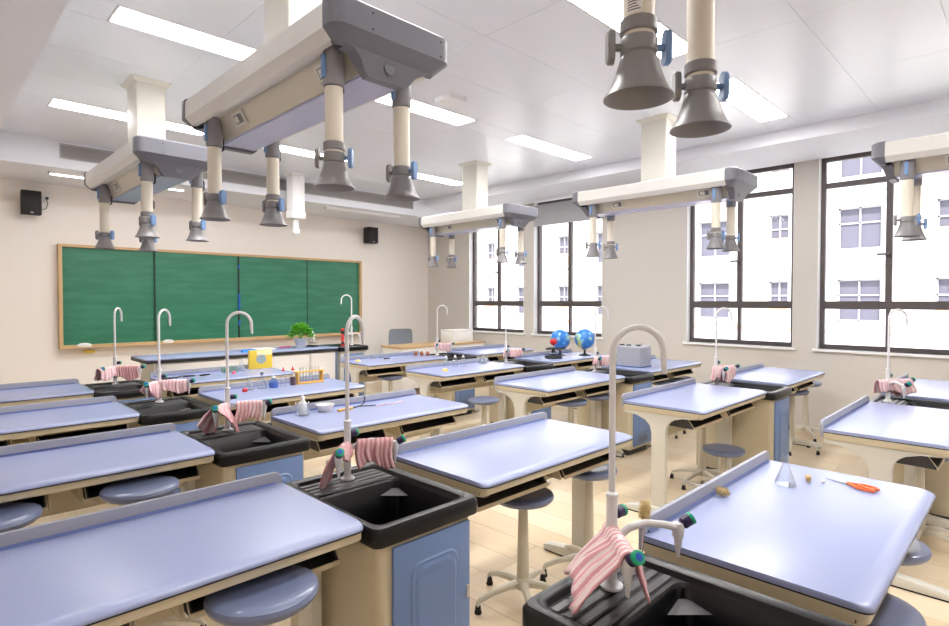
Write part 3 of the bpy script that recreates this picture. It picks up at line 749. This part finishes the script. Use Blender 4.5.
def tw(c, r, k, f0, f1, dF, dB, seed, mi, label, **kw):
    X = (XA, XB)[c]; towel((X, SY[r], 0), arm_pt(k, f0), arm_pt(k, f1), dF, dB, seed, M_tow[mi], label, **kw)
tw(0, 4, 1, -.15, 1.08, .11, .13, 3, 0, 'pink and white striped towel hanging on the nearest tap in the foreground', flare=.05, outB=.95, outF=.25)
tw(0, 3, 1, .15, 1.0, .06, .17, 5, 1, 'narrow dusty pink towel on the left arm of the tap, fourth row, left-hand block', flare=-.3, outB=.35)
tw(0, 3, 0, .2, .96, .12, .12, 6, 1, 'broad pleated dusty pink towel on the right arm of the tap, fourth row, left-hand block')
tw(0, 2, 1, .15, 1.1, .14, .17, 8, 0, 'pink striped towel hanging in a point from the left arm, middle row, left-hand block', flare=-.5, outB=.45, outF=.45)
tw(0, 2, 0, .25, .95, .11, .10, 9, 0, 'pink and white towel on the right arm of the tap, middle row, left-hand block', flare=.3)
tw(0, 1, 1, .3, 1.05, .11, .10, 11, 2, 'small pink towel bunched on the left arm, second row, left-hand block', flare=-.5)
tw(0, 1, 0, -.1, .95, .09, .09, 12, 2, 'crumpled pink towel on the right arm, second row, left-hand block')
tw(0, 0, 1, .0, 1.5, .10, .10, 14, 2, 'pale pink towel on the left arm of the tap nearest the chalkboard', flare=-.2)
tw(0, 0, 0, .1, .95, .12, .10, 15, 1, 'dusty pink towel on the right arm of the tap nearest the chalkboard')
tw(1, 4, 0, -.5, 1.05, .10, .12, 21, 2, 'large pale pink towel heaped over the tap at the right edge, under the fourth window', taper=-.1)
tw(1, 3, 1, -.2, 1.0, .13, .12, 22, 2, 'pale pink towel on the left arm, fourth row, window-side block')
tw(1, 3, 0, .2, .9, .14, .12, 23, 0, 'pink towel on the right arm, fourth row, window-side block')
tw(1, 2, 1, .1, 1.2, .10, .09, 24, 0, 'pink towel bunched left of the tap beside the grey case')
tw(1, 2, 0, .1, .9, .10, .09, 25, 2, 'pink towel on the tap arm just in front of the grey case')
tw(1, 1, 1, .2, 1.3, .09, .09, 26, 2, 'pink towel on the left tap arm, second row, window-side block')
tw(1, 1, 0, .2, 1.0, .10, .09, 27, 0, 'pink towel on the right tap arm, second row, window-side block')
tw(1, 0, 0, -.2, .9, .11, .09, 28, 2, 'pink towel on the farthest tap, near the wooden table')

# ------------------------------------------------------------ stools
def make_stool():
    t = thing('lab_stool', 'round blue stool', 'stool', (0, 0, 0), 0, 'round blue lab stools')
    MB().lathe([(.03, -.046), (.115, -.046), (.136, -.040), (.148, -.028), (.152, -.017), (.147, -.006), (.132, 0), (.09, -.003), (.0, -.005)], seg=32, cap1=False).build('seat', M_seat, t, loc=(0, 0, .55))
    MB().lathe([(.055, .492), (.055, .5), (.03, .4995)], seg=16, cap1=False).build('seat_plate', M_dark, t)
    MB().lathe([(.032, .11), (.030, .20), (.022, .498)], seg=16).build('column', M_stoolm, t)
    MB().lathe([(.034, .075), (.042, .09), (.040, .12), (.030, .135)], seg=16).build('hub', M_stoolm, t)
    lm = MB().loft([[Vector((x, y*w_, z+dz*h_)) for y, dz in ((-1, -1), (1, -1), (1, .4), (.5, 1), (-.5, 1), (-1, .4))] for x, w_, z, h_ in ((.02, .020, .105, .018), (.09, .015, .100, .015), (.17, .013, .085, .012), (.235, .012, .062, .011), (.250, .012, .045, .010))]).mesh('leg', M_stoolm, smooth=.5)
    fm = MB().lathe([(.017, 0), (.018, .006), (.014, .020), (.013, .036)], (.243, 0, 0), 12).mesh('rubber_foot', M_rubber)
    for k in range(5):
        l = link('leg', lm, t, (0, 0, 0), .35+2*PI*k/5); link('rubber_foot', fm, l)
    return t
stools = [(.690, 1.53, .148, 0, 'round blue stool tucked under the large desk at the bottom left'),
 (.700, 2.76, .148, .4, 'round blue stool under the middle-row left desk, right one of two'), (.206, 2.76, .148, 1, 'round blue stool cut by the left edge of the picture, middle row'),
 (2.13, 1.79, .005, -.10, 'round blue stool standing beside the blue cabinet door, left of the two under that desk'), (2.60, 1.72, .05, -.45, 'round blue stool seen behind the foreground tap pipe'),
 (3.93, 3.80, .0, .3, 'round stool in front of the second-row left desk, window-side block'),
 (4.18, 2.96, .06, .6, 'left stool of two under the middle-row left desk, window-side block'), (4.62, 2.96, .06, .2, 'right stool of two under the middle-row left desk, window-side block'),
 (4.36, 1.68, -.17, .7, 'low round stool pulled out of the fourth-row desk in the window-side block'), (4.56, 1.93, .06, .1, 'taller round stool behind the low stool, beside the blue cabinet door'),
 (6.24, 1.74, .06, .5, 'left stool under the fourth-row right desk near the third window'), (6.95, 1.80, .06, .9, 'stool standing against the window wall at the end of the fourth row'),
 (5.98, 2.98, .05, .1, 'left stool behind the grey case under the middle-row right desk'), (6.42, 3.0, .05, .6, 'right stool behind the grey case, near the window wall'),
 (4.07, 5.50, .05, .8, 'stool under the front-row desk near the office chair'),
 (2.58, .41, .05, .2, 'blue stool at the bottom right, right one under the foreground desk'), (1.99, .36, .05, .5, 'blue stool cut by the bottom edge under the foreground desk'),
 (4.35, .50, .04, .3, 'stool at the right edge under the nearest window-side desk'), (3.2, .05, 0, .3, '')]
s0 = make_stool()
for i, (x, y, dz, rz, lb) in enumerate(stools[:-1]):
    s = s0 if i == 0 else dup(s0, (x, y, 0), rz, lb)
    s.location = (x, y, 0); s.rotation_euler = (0, 0, rz); s['label'] = lb
    if 1:
        for c in kids(s):
            if c.name.startswith(('seat', 'seat_plate')): c.location.z = (.55 if c.name.startswith('seat') and not c.name.startswith('seat_plate') else 0)+dz
            if c.name.startswith('column'): c.scale.z = (.498+dz)/.498

# ------------------------------------------------------------ teacher's bench
t = thing('demonstration_bench', 'long teacher bench with blue top and glossy white front below the chalkboard', 'bench', (2.78, 6.64, 0))
MB().box(-1.10, 1.10, -.29, .29, .885, .90).build('benchtop', M_top, t, bevel=.003)
MB().box(-1.10, 1.10, -.29, .29, .855, .8849).build('edge_strip', M_black, t, smooth=0)
MB().box(-1.02, 1.09, -.25, .25, .06, .8549).build('carcass', M_pale, t, smooth=0)
for a, b in ((-1.0, .02), (.06, .70), (.73, 1.07)):
    MB().box(a, b, -.268, -.2505, .10, .84).build('front_panel', M_gloss, t, bevel=.003)
MB().box(.025, .055, -.266, -.2505, .10, .84).build('blue_strip', M_door, t, smooth=0)
MB().box(1.075, 1.09, -.27, -.2505, .06, .85).build('blue_strip', M_door, t, smooth=0)
MB().box(-.98, 1.05, -.2, .2, 0, .0599).build('plinth', M_dark, t, smooth=0)
t = thing('teacher_sink', 'small black-topped sink cabinet at the right end of the teacher bench', 'lab sink', (4.12, 6.62, 0))
MB().box(-.20, .20, -.25, .25, .0, .84).build('cabinet', M_pale, t, bevel=.006)
MB().box(-.15, .15, -.262, -.2505, .12, .80).build('door', M_door, t, bevel=.003)
x0, x1, y0, y1 = -.225, .225, -.28, .28
MB().loft([rrect(x0, x1, y0, y1, .03, .841), rrect(x0, x1, y0, y1, .03, .89), rrect(x0+.01, x1-.01, y0+.01, y1-.01, .03, .90), rrect(x0+.04, x1-.04, y0+.04, y1-.04, .03, .90), rrect(x0+.05, x1-.05, y0+.05, y1-.16, .03, .89), rrect(x0+.06, x1-.06, y0+.06, y1-.17, .03, .845)], cap0=False).build('basin', M_resin, t)
f = faucet(t, 2.75, M_tap, .895, ((.09, -.06), (-.14, -.06)), -.02, .12)
t = thing('spray_bottle', 'slim red and black bottle standing on the teacher sink', 'bottle', (4.00, 6.44, .90))
MB().lathe([(.022, 0), (.022, .03)], seg=12).build('base', M_red, t)
MB().lathe([(.018, .0301), (.020, .04), (.020, .06)], seg=12).build('black_band', M_black, t)
MB().lathe([(.019, .0601), (.020, .14), (.012, .16)], seg=12).build('body', M_red, t)
MB().lathe([(.014, .1601), (.026, .17), (.024, .205)], seg=12).build('cap', M_black, t)
MB().lathe([(.026, .2051), (.028, .222), (.010, .232)], seg=12).build('tip', M_red, t)
# plant
t = thing('potted_plant', 'bushy green plant in a pale grey pot on the teacher bench', 'plant', (3.50, 6.62, .90))
MB().lathe([(.055, 0), (.075, .10), (.080, .105), (.080, .12), (.07, .12), (.068, .105)], seg=20).build('pot', M_pot, t)
MB().lathe([(.066, .085), (.066, .104)], seg=16).build('soil', M_chblk, t)
lf = MB().add([(0, 0, 0), (.022, .02, .012), (.030, .055, .010), (0, .085, -.008), (-.030, .055, .010), (-.022, .02, .012), (0, .04, .0)], [(0, 1, 6), (1, 2, 6), (2, 3, 6), (3, 4, 6), (4, 5, 6), (5, 0, 6)]).mesh('leaf', M_leaf, smooth=1.5)
rnd = random.Random(4)
for k in range(190):
    o = link('leaf', lf, t); th = rnd.uniform(0, 2*PI); ph = rnd.uniform(-.15, 1.45); R = .165*(.75+.3*rnd.random())
    d = Vector((math.cos(th)*math.cos(ph), math.sin(th)*math.cos(ph), math.sin(ph)*.95))
    o.location = Vector((0, 0, .15))+d*R*.68
    o.rotation_euler = (d+Vector((0, 0, .25+.5*rnd.random()-.4))).to_track_quat('Y', 'Z').to_euler(); sc_ = rnd.uniform(.7, 1.15); o.scale = (sc_*1.25, sc_*.8, sc_)
stm = MB()
for k in range(9): a = k*.7; stm.tube([(0, 0, .10), (.04*math.cos(a), .04*math.sin(a), .17), (.09*math.cos(a), .09*math.sin(a), .22)], .003, 5)
stm.build('stems', M_leaf, t)['kind'] = 'stuff'
t = thing('microscope', 'small white and black microscope beside the potted plant', 'microscope', (3.70, 6.68, .90), .4)
MB().box(-.045, .045, -.06, .06, 0, .02).build('base', M_chblk, t, bevel=.005)
MB().tube([(0, .045, .02), (0, .05, .09), (0, .03, .14), (0, -.01, .155)], .014, 10).build('arm', M_paper, t)
MB().tube([(0, -.02, .06), (0, -.02, .15), (0, .01, .20)], .014, 10).build('tube', M_paper, t)
MB().box(-.03, .03, -.045, .03, .045, .052).build('stage', M_chblk, t, smooth=0)
tag(MB().box(-.11, .11, -.10, .10, 0, .012).build('open_notebook', M_paper, None, (3.06, 6.72, .90), .15), 'cream paper pad lying on the teacher bench', 'notebook')
tag(MB().loft([rrect(-.085, .085, -.03, .03, .02, 0), rrect(-.08, .08, -.026, .026, .02, .03)]).build('board_eraser', mat('eraser_blue', (40, 130, 220), .6), None, (2.78, 6.50, .90)), 'flat blue board eraser near the front edge of the teacher bench', 'eraser')
tag(MB().box(-.07, .07, -.025, .025, 0, .018).build('pencil_case', mat('case_pink', (214, 96, 150), .6), None, (3.36, 6.76, .90), .1, bevel=.005), 'flat pink pencil case left of the potted plant', 'pencil case')

# office chair, wooden table, white box
t = thing('office_chair', 'grey mesh-backed office chair in the front corner', 'chair', (5.96, 7.66, 0), -.45)
MB().loft([rrect(-.23, .23, -.22, .24, .06, .46), rrect(-.24, .24, -.23, .25, .06, .49), rrect(-.22, .22, -.21, .23, .06, .52)]).build('seat', M_mesh, t)
bk = []
for z, y, hw in ((.58, .24, .16), (.66, .27, .21), (.85, .28, .21), (.97, .27, .20), (1.0, .265, .17)):
    bk.append([(x*hw, y+.05*(1-x*x)-.0, z) for x in (-1, -.6, 0, .6, 1)]+[(x*hw, y+.05*(1-x*x)+.025, z) for x in (1, .6, 0, -.6, -1)])
MB().loft(bk).build('backrest', M_mesh, t, smooth=1)
MB().tube([(0, .1, .45), (0, .30, .46), (0, .33, .60)], .022, 8).build('back_bar', M_chblk, t)
MB().lathe([(.03, .08), (.03, .46)], seg=12).build('gas_post', M_chblk, t)
lm = MB().tube([(0, 0, .10), (.15, 0, .09), (.29, 0, .065)], [.025, .02, .016], 8).mesh('leg', M_chblk)
cm = MB().lathe([(.026, -.012), (.026, .012)], (.29, 0, .026), 14, Matrix.Rotation(PI/2, 3, 'X')).mesh('caster', M_chblk)
for k in range(5): l = link('leg', lm, t, (0, 0, 0), k*2*PI/5+.2); link('caster', cm, l)
t = thing('wooden_table', 'light wood topped table with a white front panel by the first window', 'table', (6.22, 7.15, 0))
MB().box(-.92, .95, -.25, .27, .75, .785).build('tabletop', M_wood, t, bevel=.003)
MB().box(-.90, .93, -.245, -.225, .12, .7499).build('front_panel', M_gloss, t, smooth=0)
for s in (-1, 1): MB().box(s*.89-.02, s*.89+.02, -.22, .25, 0, .7499).build('side_panel', M_gloss, t, smooth=0)
t = thing('storage_box', 'plain white box on the right half of the wooden table', 'box', (6.72, 7.15, .785), 0)
MB().box(-.24, .24, -.15, .15, 0, .185).build('body', M_paper, t, bevel=.006)
MB().box(-.245, .245, -.155, .155, .1852, .21).build('lid', M_paper, t, bevel=.004)

# ------------------------------------------------------------ glassware and small things
TD = .7802
def flask(loc, h, r, label, group=None, mt=G_lab, stopper=None):
    t = thing('conical_flask', label, 'flask', loc, 0, group)
    MB().lathe([(r*.98, 0), (r, .003), (r, h*.06), (r*.30, h*.72), (r*.27, h*.95), (r*.36, h), (r*.30, h*.995), (r*.23, h*.94), (r*.25, h*.71), (r*.93, h*.08), (r*.9, h*.03)], seg=24, cap1=True).build('flask_body', mt, t)
    if stopper: MB().lathe([(r*.22, h*.9), (r*.34, h*1.1)], seg=12).build('stopper', stopper, t)
    return t
def bottle(loc, h, r, label, body=G_lab, capm=M_paper, name='reagent_bottle', group=None, liquid=None):
    t = thing(name, label, 'bottle', loc, 0, group)
    MB().lathe([(r*.95, 0), (r, .004), (r, h*.55), (r*.45, h*.72), (r*.42, h*.80)], seg=16).build('glass_body', body, t)
    if liquid: MB().lathe([(r*.9, .004), (r*.9, h*.45)], seg=14).build('liquid', liquid, t)
    MB().lathe([(r*.5, h*.8001), (r*.5, h*.88), (r*.22, h*.90), (r*.15, h)], seg=12).build('cap', capm, t)
    return t
flask((2.405, .69, TD), .115, .039, 'clear glass conical flask standing on the foreground desk')
t = thing('scissors', 'orange handled scissors lying on the foreground desk', 'scissors', (2.573, .498, TD), -1.83)
for s in (-1, 1):
    MB().add([(-.105, s*.001, .003+.0012*s), (-.02, s*.007, .003+.0012*s), (-.02, -s*.002, .003+.0012*s), (-.105, s*.001, .0045+.0012*s), (-.02, s*.007, .0045+.0012*s), (-.02, -s*.002, .0045+.0012*s)], [(0, 1, 2), (3, 5, 4), (0, 3, 4, 1), (1, 4, 5, 2), (2, 5, 3, 0)]).build('blade', M_chrome, t, smooth=0)
    ring = [(-.022, s*.002), (-.005, s*.008)]+[(.045+.034*math.cos(PI-2*PI*k/14), s*.017+.0135*math.sin(PI-2*PI*k/14)) for k in range(15)]
    MB().tube([(x, y, .007) for x, y in ring], .0048, 8).build('handle', M_orange, t)
MB().lathe([(.004, .002), (.004, .008)], (-.02, 0, 0), 10).build('pivot', M_chrome, t)
tag(MB().lathe([(.009, -.016), (.011, .016)], (0, 0, .011), 12, Matrix.Rotation(PI/2, 3, 'Y')).build('cork_stopper', M_cork, None, (2.520, .640, TD), .3), 'small brown cork lying between flask and scissors', 'cork')
tag(MB().sphere((0, 0, .006), .009, 10, 6, (1.2, .7, .6)).build('cork_crumb', M_paper, None, (2.538, .592, TD)), 'tiny pale cork piece beside the scissors tip', 'cork')
def brush(loc, rot, label):
    t = thing('test_tube_brush', label, 'brush', loc); t.rotation_euler = rot
    MB().tube([(0, 0, -.14), (0, 0, .02)], .0022, 6).build('wire_handle', M_chrome, t)
    m = MB(); rnd = random.Random(3)
    for k in range(160):
        z = .0+.055*rnd.random(); a = rnd.uniform(0, 6.3); r = .018*math.sqrt(max(.1, 1-((z-.0275)/.034)**2)); d = Vector((math.cos(a), math.sin(a), rnd.uniform(-.15, .15)))
        q = d.orthogonal().normalized()*.0012; p = Vector((0, 0, z)); m.add([p-q, p+q, p+d*r+q*.7, p+d*r-q*.7], [(0, 1, 2, 3)])
    m.sphere((0, 0, .027), .013, 10, 8, (1, 1, 2))
    m.build('bristles', M_brist, t, smooth=0)['kind'] = 'stuff'
brush((2.105, .838, TD+.018), (PI/2*.98, 0, -.2), 'round tan brush head against the back lip of the foreground desk')
brush((XA+.105, SY[4]-.035, .905), (.0, .12, 0), 'tan test tube brush standing upright behind the foreground towel')
# row nearest board, left block
t = thing('picture_box', 'yellow packet with a small picture standing on the front-row desk', 'box', (2.62, 5.83, TD), .05)
MB().box(-.125, .125, -.02, .02, 0, .195).build('packet', M_yellow, t, bevel=.003)
MB().loft([[(.0+.055*math.cos(2*PI*k/16), -.0205-d, .10+.05*math.sin(2*PI*k/16)) for k in range(16)] for d in (0, .001)]).build('picture', mat('picture_print', (190, 205, 215), .6, noise=.6, nscale=60, rgb2=(90, 120, 110)), t, smooth=0)
MB().box(-.05, .123, -.0215, -.0203, .14, .19).build('pale_panel', mat('pale_yellow', (246, 238, 190), .6), t, smooth=0)
flask((2.39, 5.76, TD), .13, .045, 'clear beaker-like flask just left of the yellow packet')
t = thing('glass_jar', 'low green-tinted glass trough left of the yellow packet', 'jar', (2.26, 5.74, TD))
MB().loft([rrect(-.07, .07, -.04, .04, .01, 0), rrect(-.07, .07, -.04, .04, .01, .05), rrect(-.064, .064, -.034, .034, .01, .05), rrect(-.064, .064, -.034, .034, .01, .006)]).build('trough', glass('green_glass', (190, 226, 205), .5, .15), t)
for i, (x, y, a, L, lb) in enumerate(((1.66, 5.62, .1, .09, 'black tool handle lying on the front-row desk, leftmost'), (1.83, 5.66, -.15, .07, 'black tool lying near the front-row desk, middle one'), (1.99, 5.64, .2, .05, 'short black clip lying on the front-row desk'))):
    t = thing('hand_tool', lb, 'tool', (x, y, TD), a, 'black tools on the front-row desk')
    MB().tube([(-L, 0, .009), (0, .004, .009), (L, 0, .008)], [.008, .009, .006], 8).build('handle', M_chblk, t)
    MB().tube([(L, 0, .008), (L+.04, 0, .006)], .003, 6).build('shaft', M_chrome, t)
tag(MB().lathe([(.016, 0), (.018, .02), (.006, .026)], seg=12).build('rubber_bulb', mat('pink_rubber', (236, 100, 130), .5), None, (2.24, 5.58, TD)), 'small pink rubber bulb on the front-row desk', 'rubber bulb')
# second row
t = thing('test_tube_rack', 'orange wooden rack holding clear test tubes', 'rack', (2.46, 4.50, TD), .04)
MB().box(-.13, .13, -.03, .03, 0, .012).build('base', M_rack, t, bevel=.002)
for s in (-1, 1): MB().box(s*.118-.006, s*.118+.006, -.025, .025, .0121, .098).build('upright', M_rack, t, smooth=0)
MB().box(-.135, .135, -.028, .028, .0982, .107).build('top_rail', M_rack, t, smooth=0)
for k in range(7): MB().lathe([(.003, .013), (.0075, .018), (.0085, .03), (.0085, .135), (.010, .138), (.0075, .138), (.0072, .03)], (-.09+.03*k, 0, 0), 10).build('test_tube', G_lab, t)
for x, h, lb in ((2.42, .17, ''), (2.60, .18, '')):
    pass
bottle((2.205, 4.47, TD), .16, .024, 'clear dropper bottle with a red tip, left of the two', G_lab, M_red, 'dropper_bottle', 'dropper bottles')
bottle((2.290, 4.47, TD), .16, .026, 'dropper bottle with dark liquid and red tip beside the rack', G_lab, M_red, 'dropper_bottle', 'dropper bottles', M_dkred)
bottle((2.115, 4.46, TD), .10, .038, 'short bottle of bright blue liquid with a white cap', G_blue, M_paper, 'reagent_bottle', None, M_bluel)
flask((2.03, 4.49, TD), .12, .042, 'small clear flask with a grey stopper left of the blue bottle', None, G_lab, M_cap)
flask((1.93, 4.49, TD), .10, .038, 'small clear flask second to the left of the blue bottle')
tag(MB().lathe([(.02, 0), (.022, .018), (.008, .03)], seg=12).build('rubber_bulb', M_red, None, (1.86, 4.42, TD)), 'small red rubber bulb on the second-row desk', 'rubber bulb')
# middle row
t = thing('glass_beaker', 'clear beaker holding a small white bottle, middle-row desk', 'beaker', (1.735, 3.26, TD))
MB().lathe([(.042, 0), (.044, .003), (.044, .07), (.047, .075), (.042, .072), (.041, .005)], seg=20).build('glass_body', G_lab, t)
bottle((1.735, 3.26, TD+.006), .125, .024, 'small white squeeze bottle standing inside the beaker', M_paper, M_paper, 'squeeze_bottle')
t = tag(MB().lathe([(.035, 0), (.055, .03), (.060, .045), (.054, .045), (.048, .03), (.03, .008)], seg=24).build('evaporating_dish', M_gloss, None, (1.90, 3.275, TD)), 'small white porcelain dish on the middle-row desk', 'dish')
t = thing('tongs', 'wood handled crucible tongs with a curled black tip', 'tongs', (2.04, 3.20, TD), .15)
MB().tube([(-.10, 0, .009), (.02, 0, .009)], .008, 8).build('handle', M_rack, t)
MB().tube([(.02, 0, .009), (.10, .01, .01), (.15, .03, .02), (.165, .035, .055), (.15, .03, .065)], .004, 8).build('jaw', M_chblk, t)
MB().tube([(.10, .01, .008), (.16, -.02, .006), (.20, -.03, .006)], .0035, 8).build('jaw', M_chblk, t)
tag(MB().tube([(-.12, 0, .004), (-.04, .02, .004), (.02, -.01, .004), (.10, .02, .004), (.14, .01, .004)], .004, 6).build('rubber_tubing', mat('tubing_pink', (226, 196, 206), .5), None, (2.33, 3.16, TD), .0), 'thin pale pink rubber tubing lying beside the tongs', 'tubing')
# window-side block bottles
for x, y, lb in ((4.085, 4.52, 'left of the three clear bottles on the second-row desk'), (4.172, 4.47, 'middle of the three clear bottles on the second-row desk'), (4.245, 4.42, 'right of the three clear bottles on the second-row desk')):
    bottle((x, y, TD), .13, .030, lb, G_lab, M_paper, 'reagent_bottle', 'clear bottles on the second-row desk')
flask((4.60, 4.47, TD), .12, .048, 'wide clear flask right of the three bottles')
flask((4.69, 4.50, TD), .10, .042, 'smaller clear flask at the right end of the second-row bottles')
tag(MB().lathe([(.028, 0), (.030, .01), (.02, .022)], seg=14).build('orange_lid', mat('lid_yellow', (246, 206, 120), .5), None, (3.86, 4.28, TD)), 'small yellow lid near the left end of the second-row desk', 'lid')
flask((4.03, 5.80, TD), .12, .040, 'clear flask on the front-row desk, left of two'); flask((4.16, 5.80, TD), .12, .040, 'clear flask on the front-row desk, right of two')
tag(MB().lathe([(.028, 0), (.030, .01), (.02, .022)], seg=14).build('orange_lid', MATS['lid_yellow'], None, (3.72, 5.66, TD)), 'small yellow lid near the left end of the front-row desk', 'lid')
tag(MB().tube([(-.05, 0, .008), (.05, .01, .008)], .008, 8).build('hand_tool', M_chblk, None, (4.14, 5.66, TD), .2), 'short black rod on the front-row desk beside the two flasks', 'tool')
for k, (x, y) in enumerate(((4.66, 5.74), (4.71, 5.68), (4.765, 5.63))):
    bottle((x, y, TD), .075, .024, ('left', 'middle', 'right')[k]+' of three little brown bottles by the farthest tap', mat('amber_glass', (150, 96, 70), .3), M_paper, 'amber_bottle', 'little brown bottles')
# globes
def globe(x, y, r, tilt, label):
    t = thing('desk_globe', label, 'globe', (x, y, TD), tilt, 'globes by the second window')
    MB().lathe([(.075, 0), (.078, .006), (.03, .018), (.014, .03), (.012, .075), (.02, .08)], seg=20).build('stand', M_chblk, t)
    zc = .085+r
    g_ = MB().sphere((0, 0, 0), r, 28, 18).build('sphere', M_globe, t, loc=(0, 0, zc)); g_.rotation_euler = (0, .41, 0)
    MB().tube([((r+.012)*math.sin(a), 0, zc-(r+.012)*math.cos(a)) for a in [-.5+3.4*k/18 for k in range(19)]], .005, 6).build('meridian_arm', M_chblk, t)
globe(6.00, 4.42, .128, -.5, 'blue world globe behind the red ball model'); globe(6.24, 4.20, .132, .2, 'blue world globe on the right, beside the tap')
t = thing('orbit_model', 'sun and earth orbit model with red ball on a black stand', 'teaching model', (5.66, 4.27, TD))
MB().lathe([(.105, 0), (.11, .01), (.105, .035), (.06, .045), (.03, .055), (.022, .11)], seg=24).build('stand', M_chblk, t)
MB().lathe([(.05, .058), (.052, .072), (.03, .078)], seg=20).build('gear', M_chrome, t)
MB().tube([(-.10, .04, .118), (0, 0, .122), (.17, -.06, .118)], .010, 8).build('arm', M_chblk, t)
MB().lathe([(.08, .124), (.08, .130)], seg=20).build('dial', M_chblk, t)
MB().tube([(0, 0, .13), (0, 0, .17)], .004, 6).build('pin', M_chrome, t)
MB().sphere((0, 0, .205), .045, 18, 12).build('red_ball', M_red, t)
MB().tube([(.15, -.053, .118), (.15, -.053, .15)], .005, 6).build('earth_pin', M_chblk, t)
MB().sphere((.15, -.053, .168), .022, 14, 9).build('earth_ball', M_globe, t)
# grey case
t = thing('equipment_case', 'grey ribbed equipment case standing on the middle-row right desk', 'case', (5.60, 3.135, TD), .0)
MB().loft([rrect(-.115, .115, -.145, .145, .015, .004), rrect(-.118, .118, -.148, .148, .015, .02), rrect(-.118, .118, -.148, .148, .015, .215), rrect(-.11, .11, -.14, .14, .015, .228)]).build('shell', M_case, t, smooth=.5)
MB().box(-.12, .12, -.15, .15, 0, .012).build('foot_band', M_caseb, t, smooth=0)
for k in range(5): MB().box(-.10+.045*k-.006, -.10+.045*k+.006, -.154, -.1485, .03, .205).build('rib', M_case, t, bevel=.002)
for x in (-.06, .0, .06): MB().tube([(x-.02, -.06, .228), (x-.015, -.06, .242), (x+.015, -.06, .242), (x+.02, -.06, .228)], .004, 6).build('catch', M_chrome, t)
for y in (-.1, .02, .1): MB().box(-.09, -.05, y-.02, y+.02, .2285, .24).build('latch', M_chblk, t, bevel=.002)
